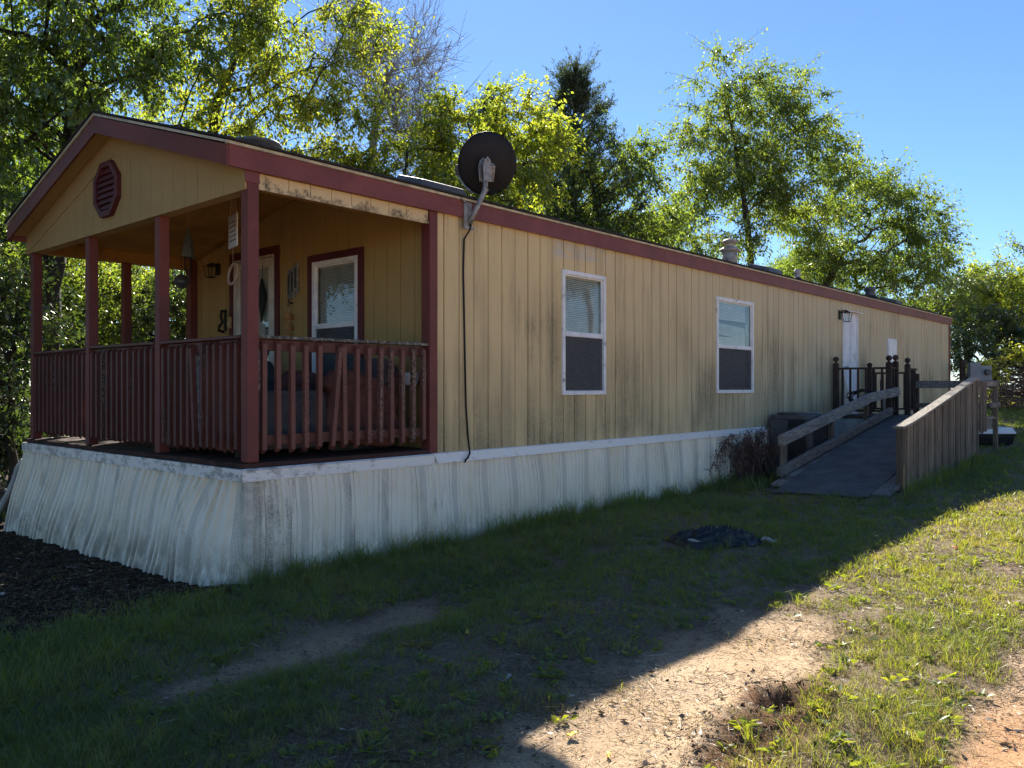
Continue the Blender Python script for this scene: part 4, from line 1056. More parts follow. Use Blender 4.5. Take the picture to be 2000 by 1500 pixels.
# back deck with turned posts
bk_ = thing("back_deck", "small dark stained deck with ball topped posts at the back door", "deck", (12.6, -.5, .3))
BX0, BX1, BY = 11.84, 13.72, -1.0
for k in range(7): MB().box(BX0, BX1, -.03-.139*(k+1)+.003, -.03-.139*k-.003, RZ1-.035, RZ1-.002).build("deck_board", "dark_wood", bk_)
MB().box(BX0+.02, BX0+.05, BY+.02, -.05, RZ1-.13, RZ1-.037).build("skirt_band", "deck_skirt", bk_, .003)
gb = g1(BX0, -.5)-.05
for k in range(9): MB().box(BX0+.03, BX0+.045, BY+.02+.105*k, BY+.02+.105*k+.100, gb, RZ1-.131).build("skirt_board", "deck_skirt", bk_)
for k in range(16): MB().box(BX0+.05+.105*k, BX0+.05+.105*k+.10, BY+.02, BY+.034, gb, RZ1-.04).build("skirt_board", "deck_skirt", bk_)
def newel(x, y, h, ball=True):
    zt = RZ1+h
    o = MB().box(x-.045, x+.045, y-.045, y+.045, RZ1-.0, zt).build("newel_post", "dark_wood", bk_, .006)
    if ball: MB().lathe([(.042, 0), (.044, .012), (.022, .022), (.018, .035), (.040, .048), (.052, .075), (.052, .09), (.040, .118), (.012, .132)], (x, y, zt), 14).build("finial", "dark_wood", o, 0, True)
newel(BX0+.05, -.08, .95); newel(BX0+.05, BY+.0, .95); newel(BX0+.42, BY+.0, .97); newel(13.05, BY+.02, .94); newel(BX1-.05, -.1, .88); newel(13.55, BY, .78, False)
def brail(p, q, n, zt=.86, zb=.10):
    p = Vector((*p, RZ1)); q = Vector((*q, RZ1)); up = Vector((0, 0, 1))
    r_ = MB().beam(p+up*zt, q+up*zt, .06, .036).build("deck_rail", "dark_wood", bk_, .003)
    MB().beam(p+up*zb, q+up*zb, .05, .036).build("deck_rail", "dark_wood", bk_, .003)
    for k in range(n):
        c = p.lerp(q, (k+.5)/n); MB().box(c.x-.016, c.x+.016, c.y-.016, c.y+.016, RZ1+zb+.019, RZ1+zt-.019).build("spindle", "dark_wood", r_)
brail((BX0+.05, -.13), (BX0+.05, BY+.05), 6); brail((BX0+.10, BY), (BX0+.38, BY), 2)
brail((13.10, BY+.01), (13.50, BY), 3); brail((BX1-.05, -.15), (BX1-.05, BY+.05), 6, .80)
# folded chair and hose on the deck
th = thing("leaning_panel", "white triangular-looking boards leaning against the deck rail by the door", "board", (12.3, -.3, RZ1))
MB().add([(12.15,-.16,RZ1+.02),(12.60,-.16,RZ1+.02),(12.16,-.14,RZ1+.72),(12.15,-.14,RZ1+.02),(12.60,-.14,RZ1+.02),(12.16,-.12,RZ1+.72)], [(0,1,2),(5,4,3),(0,3,4,1),(1,4,5,2),(2,5,3,0)]).build("board", "off_white", th)
MB().add([(12.75,-.62,RZ1+.02),(13.10,-.62,RZ1+.02),(12.74,-.60,RZ1+.66),(12.75,-.60,RZ1+.02),(13.10,-.60,RZ1+.02),(12.74,-.58,RZ1+.66)], [(0,1,2),(5,4,3),(0,3,4,1),(1,4,5,2),(2,5,3,0)]).build("board", "vent_plastic", th)
hp = []
for k in range(70):
    a = k*.42; rr = .17+.03*math.sin(k*1.3); hp.append((BX0+.11+.012*math.sin(k*.7), -.52+rr*math.cos(a)*1.15+.05*math.sin(k*.11), RZ1+.34+rr*.75*math.sin(a)))
hs = MB().tube(hp, .011, 6).build("garden_hose", "rubber", None, 0, True); tag(hs, "black garden hose coiled loosely on the back deck railing", "hose")

# air conditioner
ax0, ax1, ay0, ay1 = 9.02, 9.74, -.745, -.075; ag = g1(9.3, -.5)
ac = thing("air_conditioner", "dark grey air conditioner unit standing between the skirting and the ramp", "air conditioner", (9.38, -.41, ag))
def rrect(x0, x1, y0, y1, r, n=5):
    o = []
    for cx, cy, a0 in ((x1-r, y1-r, 0), (x0+r, y1-r, 90), (x0+r, y0+r, 180), (x1-r, y0+r, 270)):
        for k in range(n+1): t = R(a0+90*k/n); o.append((cx+r*math.cos(t), cy+r*math.sin(t)))
    return o
MB().box(ax0-.06, ax1+.06, ay0-.06, ay1+.06, ag-.08, ag+.045).build("pad", "concrete", ac, .01)
MB().prism(rrect(ax0+.02, ax1-.02, ay0+.02, ay1-.02, .09), 'z', ag+.06, ag+.80).build("coil", "ac_coil", ac)
MB().prism(rrect(ax0, ax1, ay0, ay1, .11), 'z', ag+.045, ag+.11).build("base_pan", "ac_body", ac, .006)
MB().prism(rrect(ax0-.002, ax1+.002, ay0-.002, ay1+.002, .11), 'z', ag+.80, ag+.87).build("top_cover", "ac_body", ac, .012)
MB().lathe([(.33, .868), (.335, .885), (.30, .905), (.06, .915), (.01, .915)], ((ax0+ax1)/2, (ay0+ay1)/2, ag), 28).build("fan_guard", "ac_top", ac, 0, True)
m = MB(); rr_ = rrect(ax0+.004, ax1-.004, ay0+.004, ay1-.004, .105, 7)
for k in range(20): 
    z = ag+.13+k*.034; m.tube([(p[0], p[1], z) for p in rr_+[rr_[0]]], .0035, 4, False)
for i in range(len(rr_)):
    a, b = Vector(rr_[i]), Vector(rr_[(i+1) % len(rr_)]); q = max(1, int((b-a).length/.022))
    for j in range(q):
        c = a.lerp(b, j/q); m.tube([(c.x, c.y, ag+.11), (c.x, c.y, ag+.80)], .0025, 4, False)
m.build("grille", "ac_body", ac)
for cx, cy in ((ax0+.05, ay0+.05), (ax1-.05, ay0+.05), (ax0+.05, ay1-.05), (ax1-.05, ay1-.05)):
    MB().prism(rrect(cx-.056, cx+.056, cy-.056, cy+.056, .045, 4), 'z', ag+.111, ag+.799).build("corner_post", "ac_body", ac)
MB().prism(rrect(ax0-.012, ax0+.03, ay0+.36, ay1-.02, .01, 2), 'z', ag+.112, ag+.798).build("side_panel", "ac_body", ac)

# meter pedestal and cooler beyond the ramp
mx, my = place(1899, 20.5); mg = g1(mx, my)
th = thing("meter_pedestal", "grey electric meter boxes on a post beyond the end of the home", "meter box", (mx, my, mg))
u = Vector((.72, .69, 0)); 
def Fm(a, b, z): p = Vector((mx, my, 0)) + RT*a - AX*b; return (p.x, p.y, z)
MB(Fm).box(-.30, -.20, -.05, .05, mg-.1, 2.18).box(.05, .13, -.05, .05, mg-.1, 1.7).build("post", "dark_wood", th)
MB(Fm).box(-.16, .10, .05, .20, 1.60, 2.10).build("breaker_box", "meter_grey", th, .01)
MB(Fm).box(.12, .40, .04, .16, 1.62, 2.02).build("meter_base", "meter_grey", th, .01)
MB(Fm).tube([(.27, .16, 1.86), (.27, .26, 1.86)], .075, 16).build("meter_dial", "vent_plastic", th)
MB(Fm).tube([(-.03, .1, 1.6), (-.03, .1, mg-.1)], .03, 10).build("conduit", "meter_grey", th)
MB(Fm).box(-.20, .42, -.02, .04, 1.66, 1.76).build("mount_board", "dark_wood", th)
cx_, cy_ = 14.55, -2.0; cg = g1(cx_, cy_)
th = thing("cooler_box", "white plastic cooler box on the grass behind the ramp landing", "cooler", (cx_, cy_, cg))
def Fc(a, b, z): p = Vector((cx_, cy_, 0)) + RT*a - AX*b; return (p.x, p.y, z)
MB(Fc).add([(-.36,-.2,cg+.002),(.36,-.2,cg+.002),(.36,.2,cg+.002),(-.36,.2,cg+.002),(-.40,-.23,cg+.17),(.40,-.23,cg+.17),(.40,.23,cg+.17),(-.40,.23,cg+.17)], [(0,3,2,1),(4,5,6,7),(0,1,5,4),(1,2,6,5),(2,3,7,6),(3,0,4,7)]).build("body", "rubber", th, .02)
MB(Fc).box(-.41, .41, -.24, .24, cg+.172, cg+.205).build("rim", "rubber", th, .006)
MB(Fc).add([(-.42,-.25,cg+.207),(.42,-.25,cg+.207),(.42,.25,cg+.207),(-.42,.25,cg+.207),(-.36,-.2,cg+.33),(.36,-.2,cg+.33),(.36,.2,cg+.33),(-.36,.2,cg+.33)], [(0,3,2,1),(4,5,6,7),(0,1,5,4),(1,2,6,5),(2,3,7,6),(3,0,4,7)]).build("lid", "cooler_white", th, .02)
for s in (-1, 1): MB(Fc).box(s*.425-.018, s*.425+.018, -.08, .08, cg+.12, cg+.15).build("handle", "rubber", th, .006)

# black plastic bag lying on the grass
bx_, by_ = 3.62, -1.98; bg = g1(bx_, by_)
th = thing("plastic_bag", "crumpled black plastic bag lying on the shaded grass", "plastic bag", (bx_, by_, bg))
N_ = 64; V = []; 
for i in range(N_+1):
    for j in range(N_+1):
        a = i/N_*2-1; b = j/N_*2-1
        wx_ = .36*a*(1+.15*vnoise(b*2+3, 1)); wy_ = .17*b*(1-.45*a*(a > 0))*(1+.5*vnoise(a*4+5, 2))
        e = max(0, 1-abs(a)**4)*max(0, 1-abs(b)**4)
        q1 = float(fbm(np.float64(a*1.3+b*1.5+7), np.float64(b*1.6-a*1.1), 6, 2)); rg = abs(math.sin(9*(b*.9+.35*a)+7*q1)); r2 = abs(math.sin(15*(a*.5-b)+9*q1+2))
        h = .008 + e*(.020+.075*float(fbm(np.float64(a*1.5+4), np.float64(b*1.5+9), 3, 2))*(1-.5*a)) + e*(.075*(1-rg)**1.5 + .035*(1-r2)**2)
        h = max(h, .012)
        p = Vector((bx_, by_, 0)) + RT*(wx_+.06*b) + AX*(-wy_-.12*a*0)
        V.append((p.x, p.y, float(g1(p.x, p.y)+h)))
bg_ = MB().add(V, [(i*(N_+1)+j, (i+1)*(N_+1)+j, (i+1)*(N_+1)+j+1, i*(N_+1)+j+1) for i in range(N_) for j in range(N_)]).build("sack", "bag_plastic", th, 0, True)
q = Vector((bx_, by_, 0)) + RT*.38 - AX*.09
pts = [q + RT*(.03*k) + AX*(.02*math.sin(k*1.7)) for k in range(6)]
MB().tube([(p.x, p.y, g1(p.x, p.y)+.045+.018*math.sin(k*1.3)) for k, p in enumerate(pts)], [.008, .018, .022, .02, .012, .006], 7).build("torn_edge", "paper", th, 0, True)
q = Vector((bx_, by_, 0)) - RT*.30 - AX*.14
MB().tube([(q.x+.03*k*RT.x, q.y+.03*k*RT.y, bg+.065-.006*k) for k in range(7)], [.006, .014, .016, .014, .012, .01, .005], 7).build("torn_edge", "paper", th, 0, True)

# dead vine shrub and stump by the air conditioner
th = thing("dead_shrub", "dry brown arching dead shrub against the white skirting", "dead shrub", (8.0, -.32, g1(8, -.3)))
m = MB(); lv = []; sr = random.Random(3)
for k in range(40):
    bx0 = 7.92+sr.uniform(-.25, .22); by0 = -.30+sr.uniform(-.12, .12); b0 = Vector((bx0, by0, g1(bx0, by0)-.02))
    an = sr.uniform(0, 6.28); rch = sr.uniform(.25, .9)*(1.25 if math.cos(an) < 0 else .55); ht = sr.uniform(.45, .98)
    e = Vector((math.cos(an)*rch, math.sin(an)*rch*.35, 0)); pts = []
    for j in range(9):
        t_ = j/8; p = b0 + e*t_ + Vector((0, 0, ht*math.sin(t_*math.pi*.82)*(1-.25*t_)+sr.uniform(-.012, .012))); p.y = min(p.y, -.07); pts.append(p)
    m.tube([tuple(p) for p in pts], [.008*(1-.75*j/8) for j in range(9)], 4)
    for j in range(2, 9):
        for q_ in range(3):
            p = pts[j]; d = Vector((sr.uniform(-.14, .14), sr.uniform(-.1, .06), sr.uniform(-.22, .06)))
            m.tube([tuple(p), tuple(p+d*.5+Vector((0, 0, .02))), tuple(p+d)], [.0035, .0025, .0012], 3)
            for s_ in range(2): lv.append(p+d*sr.uniform(.2, 1.1))
m.build("stem", "dead_stem", th)
m = MB()
for p in lv:
    if sr.random() < .35: p = p + Vector((sr.uniform(-.02, .02),)*3)
    a = Vector((sr.uniform(-1, 1), sr.uniform(-1, 1), sr.uniform(-1.6, .2))).normalized()*.034; b = a.cross(Vector((sr.uniform(-1, 1), sr.uniform(-1, 1), 1))).normalized()*.009
    m.add([tuple(p), tuple(p+a*.5+b), tuple(p+a), tuple(p+a*.5-b)], [(0, 1, 2, 3)])
m.build("dead_leaf", "leaf_dead", th)["kind"] = "stuff"
sgx, sgy = 8.55, -.34; sg = g1(sgx, sgy)
th = thing("tree_stump", "broken brown tree stump beside the dead shrub", "stump", (sgx, sgy, sg))
V = []; ns = 18
for j in range(7):
    for k in range(ns):
        a = 2*math.pi*k/ns; r = .15*(1.35-.5*min(1, j/4))*(1+.28*(vnoise(k*.9, j*.35, 7)-.5)*2)
        V.append((sgx+r*math.cos(a)*1.15, min(-.06, sgy+r*math.sin(a)*.8), sg-.05+.085*j + (.10*(vnoise(k*.8, 1, 5)-.4) if j == 6 else 0)))
V.append((sgx, sgy, sg+.38)); fs = [(j*ns+k, j*ns+(k+1) % ns, (j+1)*ns+(k+1) % ns, (j+1)*ns+k) for j in range(6) for k in range(ns)] + [(6*ns+k, 6*ns+(k+1) % ns, 7*ns) for k in range(ns)]
MB().add(V, fs).build("stump_wood", "dead_stem", th)
for k in range(5):
    a = -2.4+k*.55; r = .17; MB().tube([(sgx+r*math.cos(a), sgy+r*math.sin(a)*.7, sg+.12), (sgx+1.6*r*math.cos(a), sgy+1.5*r*math.sin(a)*.8, sg+.02), (sgx+2.3*r*math.cos(a), sgy+2*r*math.sin(a)*.8, sg-.05)], [.05, .04, .015], 7).build("root", "dead_stem", th, 0, True)
# ---------------------------------------------------------------- ground
def grow(a, b, step, far, k=1.22):
    mid = list(np.arange(a, b+step*.5, step)); out = []; s = step; v = b
    while v < far: s *= k; v += s; out.append(v)
    neg = []; s = step; v = a
    while v > -far: s *= k; v -= s; neg.append(v)
    return np.array(neg[::-1]+mid+out)
gx = grow(-3.4, 9.5, .045, 420); gy_ = grow(-6.2, .6, .045, 420)
GX, GY = np.meshgrid(gx, gy_, indexing='ij')
GZ = gz(GX, GY)
def grass_density(x, y):
    n = fbm(x*.9, y*.9, 41, 4); n2 = fbm(x*3.1, y*3.1, 47, 3)
    d = np.ones_like(x)
    yy = y - .12*np.sin(x*.9) + .35*(fbm(x*.7, y*.7, 55, 3)-.5)
    track = np.exp(-((yy+1.52)/.26)**2)*sstep(1.3, .1, x)*(.25+.75*sstep(-2.1, -1.0, x))
    d = d - .85*track*(.55+.8*fbm(x*2.1, y*2.1, 58, 3))
    mid = sstep(-1.9, -2.5, yy)*(1-.85*sstep(1.6, 3.4, x)); d = d - .38*mid
    tr1 = sstep(-2.95, -3.3, yy)*sstep(-4.05, -3.85, yy)*(1-sstep(1.2, 2.6, x)); d = d - .38*tr1
    tr2 = sstep(-4.55, -4.85, yy)*(1-sstep(1.6, 4.5, x+.4*(yy+4.8)))*1.0; d = d - .75*tr2*sstep(-12, -9, y)
    isl = sstep(-3.85, -4.0, yy)*sstep(-4.75, -4.5, yy)*sstep(.1, .6, x)*sstep(2.4, 1.8, x); d = d + (.05+.5*(n2-.5))*isl - .22*sstep(-3.2, -3.6, yy)*sstep(2.0, .8, x)
    sun2 = sstep(-3.0, -3.4, yy)*sstep(1.2, 2.4, x)*sstep(4.5, 2.8, x); d = d - .10*sun2
    d = d - sstep(-.55, .35, y - .25*sstep(-1, -2.5, x)+.4*(n-.5))*sstep(.05, -.05, x)          # leaf litter under the big tree
    d = d + (n-.5)*1.25 + (n2-.5)*.75
    d = d - 2.0*sstep(-5.3, -6.0, y)*sstep(-20, -17, y)          # drive widened as bare sand out of view, to bounce sun onto the wall
    return np.clip(d, 0, 1.2)
def blocked(x, y):
    b = (x > -.03) & (x < L+.1) & (y > -.06) & (y < W+.1)
    b |= (x < .0) & (x > -.30) & (y > .15) & (y < W+.3)
    b |= (x > 7.22) & (x < 13.5) & (y < -.72) & (y > -2.36) & ((y > -2.22) | (x > 7.4))
    b |= (x > 11.8) & (x < 13.8) & (y < .0) & (y > -1.05)
    b |= (x > 8.92) & (x < 9.8) & (y < .0) & (y > -.98)
    return b
D = grass_density(GX, GY)
me = bpy.data.meshes.new("ground"); nx, ny = GX.shape
ii = np.arange(nx*ny).reshape(nx, ny)
quads = np.stack([ii[:-1, :-1], ii[1:, :-1], ii[1:, 1:], ii[:-1, 1:]], -1).reshape(-1, 4)
def raw_mesh(me, V, Fq, k):
    """V (n,3), Fq (m,k) faces"""
    me.vertices.add(len(V)); me.vertices.foreach_set("co", np.asarray(V, np.float32).ravel())
    me.loops.add(Fq.size); me.loops.foreach_set("vertex_index", Fq.astype(np.int32).ravel())
    me.polygons.add(len(Fq)); me.polygons.foreach_set("loop_start", np.arange(0, Fq.size, k, dtype=np.int32))
    try: me.polygons.foreach_set("loop_total", np.full(len(Fq), k, np.int32))
    except Exception: pass
    me.update(calc_edges=True)
def fattr(me, name, vals, dom='POINT'):
    a = me.attributes.new(name, 'FLOAT', dom); a.data.foreach_set("value", np.asarray(vals, np.float32).ravel())
raw_mesh(me, np.stack([GX, GY, GZ], -1).reshape(-1, 3), quads, 4)
mulch = sstep(-.75, .1, GY - .25*sstep(-1, -2.5, GX)+.5*(fbm(GX*.9, GY*.9, 41)-.5))*sstep(.3, .0, GX)
mulch = np.maximum(mulch, sstep(5.0, 6.0, GY)*.9)
dug = np.zeros_like(GX)
for hx, hy, r_ in ((.38, -4.03, .25), (.02, -4.08, .24), (-.24, -4.1, .2)): dug = np.maximum(dug, np.exp(-(np.hypot((GX-hx)/1.3, GY-hy)/r_)**2))
fattr(me, "cover", np.clip(np.maximum(sstep(.02, .55, D)*.9, .85*sstep(-3.5, -2.6, GY+.5*(fbm(GX*1.2, GY*1.2, 99, 3)-.5))*(1-.9*np.exp(-((GY+1.52-.12*np.sin(GX*.9))/.2)**2)*sstep(1.3, .1, GX))), 0, .92)); fattr(me, "mulch", mulch); fattr(me, "dug", sstep(.25, .7, dug+.3*(fbm(GX*9, GY*9, 61, 2)-.5)))
me.polygons.foreach_set("use_smooth", np.ones(len(quads), bool)); me.materials.append(M["soil"])
gr = link("ground", me); gr["kind"] = "structure"

# ---------------------------------------------------------------- grass, litter, clods
nr = np.random.default_rng(7)
def view_points(n, f0, f1, side=1.22):
    f = f0*(f1/f0)**nr.random(n); px = 1000+1000*side*(2*nr.random(n)-1); r = (px-1000)/1602*f
    x = CAM.x+RT.x*r+AX.x*f; y = CAM.y+RT.y*r+AX.y*f
    return x, y, f
def blades(name, label, cat, x, y, f, h, wd, v, mat, lean=.55, flat=None):
    n = len(x); z = gz(x, y)
    a = nr.random(n)*6.283; dx, dy = np.cos(a), np.sin(a); sx_, sy_ = -dy, dx
    ln = lean*(.35+1.1*nr.random(n))*h
    tw = nr.random(n)*6.283
    b = np.stack([x, y, z-.006], -1)
    up = np.stack([np.zeros(n), np.zeros(n), np.ones(n)], -1); dd = np.stack([dx, dy, np.zeros(n)], -1); ss = np.stack([np.cos(tw), np.sin(tw), np.zeros(n)], -1)
    w2 = (wd/2)[:, None]; hh = h[:, None]; l_ = ln[:, None]
    m_ = b + up*hh*.58 + dd*l_*.30; t_ = b + up*hh*(1-.18*(l_/np.maximum(hh, 1e-4))) + dd*l_
    V = np.stack([b-ss*w2, b+ss*w2, m_+ss*w2*.8, m_-ss*w2*.8, t_], 1).reshape(-1, 3)
    o = np.arange(n)*5
    tri = np.concatenate([np.stack([o, o+1, o+2], -1), np.stack([o, o+2, o+3], -1), np.stack([o+3, o+2, o+4], -1)])
    me = bpy.data.meshes.new(name); raw_mesh(me, V, tri, 3); fattr(me, "v", np.repeat(v, 5)); me.materials.append(M[mat])
    ob = link(name, me); ob["kind"] = "stuff"; ob["label"] = label; ob["category"] = cat
    return ob
x, y, f = view_points(130000, 2.7, 36)            # tuft centres
d = grass_density(x, y); cl = fbm(x*2.6, y*2.6, 71, 3)
pr_ = np.clip((d-.12)*1.35 + (cl-.5)*1.6, 0.09, 1)
keep = (nr.random(len(x)) < pr_) & (y < 6); x, y, f, d = x[keep], y[keep], f[keep], d[keep]
nb_ = np.clip((3+9*nr.random(len(x))**1.5)*(.4+.8*np.clip(d, 0, 1)), 2, 14).astype(int)
hs_ = (.026+.075*nr.random(len(x))**2.0)*(.55+.65*np.clip(d, 0, 1))*(.7+.6*fbm(x*1.3, y*1.3, 75, 3))
hs_ *= np.where((y > -1.25) & (x > -2), 1.25, 1.0)
edge = np.exp(-(np.clip(-y, 0, 9)/.16)**2)*(x > .02)*(x < 9); hs_ *= 1+.9*edge*nr.random(len(x))
dead = np.clip(.17+.12*sstep(-2.8, -3.4, y)+.22*sstep(-1.7, -2.3, y)*sstep(3, 1.2, x)+.75*sstep(.85, .30, d)*fbm(x*1.9, y*1.9, 85, 3)*1.5, 0, .9)
sunny = sstep(-2.8, -3.4, y)*sstep(1.0, 2.5, x); hs_ *= 1-.22*sunny
tv = np.clip(.30+.16*sunny+.9*(fbm(x*.9, y*.9, 81, 3)-.5)+.25*(nr.random(len(x))-.5)+.18*sstep(.85, .35, d), 0, .72)
ti = np.repeat(np.arange(len(x)), nb_); n = len(ti)
rad_ = np.maximum(.018, f*.0042)[ti]*np.sqrt(nr.random(n)); an_ = nr.random(n)*6.283
x, y, f, d = x[ti]+rad_*np.cos(an_), y[ti]+rad_*np.sin(an_), f[ti], d[ti]
h = hs_[ti]*(.5+.8*nr.random(n)); v = np.where(nr.random(n) < dead[ti], .82+.18*nr.random(n), tv[ti]+.22*(nr.random(n)-.5)); v = np.clip(v, 0, 1)
h = np.where(v > .8, h*.7, h)
k_ = ~blocked(x, y); x, y, f, h, v = x[k_], y[k_], f[k_], h[k_], v[k_]
wd = np.maximum(.0022, f*.00062)*(.7+.7*nr.random(len(x)))
blades("grass", "short patchy lawn grass in front of the mobile home", "grass", x, y, f, h, wd, v, "grass_blade", .95)
# taller seed-headed weeds along the skirting and the ramp
x = nr.random(5200)*10.4-1.3; y = -.06-np.abs(nr.normal(0, .10, len(x))); k_ = vnoise(x*5, x*0, 91) > .42; x, y = x[k_], y[k_]
x2 = 7.5+nr.random(700)*4.6; y2 = -2.44-np.abs(nr.normal(0, .08, len(x2)))
x3 = 7.0+nr.random(500)*2; y3 = -.55+nr.normal(0, .12, len(x3)); x = np.concatenate([x, x2, x3]); y = np.concatenate([y, y2, y3]); k_ = ~blocked(x, y); x, y = x[k_], y[k_]
h = .08+.20*nr.random(len(x))**2.2; f = np.hypot(x-CAM.x, y-CAM.y)
blades("tall_weeds", "taller grass and weeds growing along the skirting", "weeds", x, y, f, h, np.maximum(.004, f*.0007), .15+.5*nr.random(len(x)), "grass_blade", .5)
# scattered taller clumps and flat broad-leaved weeds in the lawn
cx0, cy0, cf0 = view_points(900, 2.9, 18); kk = (grass_density(cx0, cy0) > .38) & ~blocked(cx0, cy0) & (cy0 < 0); cx0, cy0, cf0 = cx0[kk], cy0[kk], cf0[kk]
ti = np.repeat(np.arange(len(cx0)), 26); n = len(ti); rr0 = (.02+.05*nr.random(len(cx0)))[ti]*np.sqrt(nr.random(n)); aa0 = nr.random(n)*6.283
x, y = cx0[ti]+rr0*np.cos(aa0), cy0[ti]+rr0*np.sin(aa0); h = (.05+.10*nr.random(len(cx0))**1.5)[ti]*(.5+.7*nr.random(n)); tv0 = nr.random(len(cx0))[ti]
blades("grass_clumps", "taller grass clumps standing out of the lawn", "grass", x, y, cf0[ti], h, np.maximum(.003, cf0[ti]*.0007), np.clip(.15+.6*tv0+.2*(nr.random(n)-.5), 0, .85), "grass_blade", .9)
cx0, cy0, cf0 = view_points(1100, 2.9, 14); kk = (grass_density(cx0, cy0) > .25) & ~blocked(cx0, cy0) & (cy0 < 0); cx0, cy0 = cx0[kk], cy0[kk]
ti = np.repeat(np.arange(len(cx0)), 9); n = len(ti); aa0 = nr.random(n)*6.283; P0 = np.stack([cx0[ti], cy0[ti], gz(cx0[ti], cy0[ti])+.012], -1); P0[:, :2] += nr.normal(0, .02, (n, 2)); dd0 = np.stack([np.cos(aa0), np.sin(aa0), .25+.5*nr.random(n)], -1)
ln = .022+.04*nr.random(n)
WEED = (P0, dd0, ln, ln*(.35+.3*nr.random(n)), .1+.5*nr.random(n))
# dry stems, leaf scraps and thatch lying on the soil
x, y, f = view_points(120000, 2.6, 16)
d = grass_density(x, y); k_ = (nr.random(len(x)) < np.where(d < .5, .62, .25)*np.clip(fbm(x*2.2, y*2.2, 95, 3)*2.4-.55, .08, 1)) & ~blocked(x, y); x, y, f, d = x[k_], y[k_], f[k_], d[k_]
n = len(x); ln = (.018+.055*nr.random(n)**2); wd = np.maximum(.0022, f*.0006)*(.6+nr.random(n)*1.0); a = nr.random(n)*6.283
big = nr.random(n) < .05; wd = np.where(big, .006+.011*nr.random(n), wd); ln = np.where(big, .022+.03*nr.random(n), ln); twg = nr.random(n) < .012; ln = np.where(twg, .10+.16*nr.random(n), ln); wd = np.where(twg, .004+.003*nr.random(n), wd)
z = gz(x, y)+.004; dx, dy = np.cos(a)*ln/2, np.sin(a)*ln/2; sx_, sy_ = -np.sin(a)*wd/2, np.cos(a)*wd/2
cz = nr.random(n)*.014; tz = nr.normal(0, .010, n); rz_ = nr.normal(0, .35, n)*wd
V = np.stack([np.stack([x-dx, y-dy, z+np.abs(tz)], -1), np.stack([x+sx_, y+sy_, z+cz+rz_], -1), np.stack([x+dx, y+dy, z+np.abs(tz)*.4+cz*.5], -1), np.stack([x-sx_, y-sy_, z+cz-rz_], -1)], 1).reshape(-1, 3)
me = bpy.data.meshes.new("leaf_litter"); raw_mesh(me, V, np.arange(n*4).reshape(n, 4), 4); fattr(me, "v", np.repeat(nr.random(n)**1.2, 4)); me.materials.append(M["dry_litter"])
lt = link("leaf_litter", me); lt["kind"] = "stuff"; lt["label"] = "dry stems and leaf scraps scattered over the bare soil"; lt["category"] = "litter"
# dead brown grass matted over the soil: one curved sliver each
x, y, f = view_points(330000, 2.6, 22)
d = grass_density(x, y); sand_ = sstep(-2.9, -3.5, y)*sstep(2.0, 1.0, x)
k_ = (nr.random(len(x)) < np.clip(fbm(x*1.8, y*1.8, 97, 3)*1.9-.35, .05, 1)*(1-.72*sand_)*np.where(d < .05, .55, 1)) & ~blocked(x, y) & (y < .4-.5*(x < 0)); x, y, f = x[k_], y[k_], f[k_]; n = len(x)
a = nr.random(n)*6.283; ln = .025+.075*nr.random(n)**1.6; wd = np.maximum(.0020, f*.00055)*(.6+.8*nr.random(n)); z = gz(x, y); lift = ln*np.clip(np.abs(nr.normal(0, .28, n)), 0, .8)
tw_ = nr.random(n)*6.283
V = np.stack([np.stack([x-np.cos(tw_)*wd/2, y-np.sin(tw_)*wd/2, z+.002], -1), np.stack([x+np.cos(tw_)*wd/2, y+np.sin(tw_)*wd/2, z+.004], -1), np.stack([x+np.cos(a)*ln, y+np.sin(a)*ln, z+.004+lift], -1)], 1).reshape(-1, 3)
me = bpy.data.meshes.new("dry_grass"); raw_mesh(me, V, np.arange(n*3).reshape(n, 3), 3); fattr(me, "v", np.repeat(.25+.55*nr.random(n), 3)); me.materials.append(M["dry_litter"])
lt = link("dry_grass", me); lt["kind"] = "stuff"; lt["label"] = "brown dead grass matted over the soil"; lt["category"] = "grass"
# leaf mulch under the tree at the left
n = 30000; x = -3.2+3.1*nr.random(n); y = -.6+7.0*nr.random(n); k_ = ~blocked(x, y) & (nr.random(n) < sstep(-.7, .1, y)); x, y = x[k_], y[k_]; n = len(x)
ln = .022+.045*nr.random(n)**1.5; wd = ln*(.22+.3*nr.random(n)); a = nr.random(n)*6.283; z = gz(x, y)+.006
dx, dy = np.cos(a)*ln/2, np.sin(a)*ln/2; sx_, sy_ = -np.sin(a)*wd/2, np.cos(a)*wd/2; c1 = nr.random(n)*.006; c2 = nr.normal(0, .003, n)
V = np.stack([np.stack([x-dx, y-dy, z+c1*.6], -1), np.stack([x+sx_, y+sy_, z+c1+c2], -1), np.stack([x+dx, y+dy, z+c1*.3], -1), np.stack([x-sx_, y-sy_, z+c1*.8-c2], -1)], 1).reshape(-1, 3)
me = bpy.data.meshes.new("leaf_mulch"); raw_mesh(me, V, np.arange(n*4).reshape(n, 4), 4); fattr(me, "v", np.repeat(nr.random(n)**2*.30, 4)); me.materials.append(M["dry_litter"])
lt = link("leaf_mulch", me); lt["kind"] = "stuff"; lt["label"] = "dark fallen leaves under the tree left of the porch"; lt["category"] = "leaves"
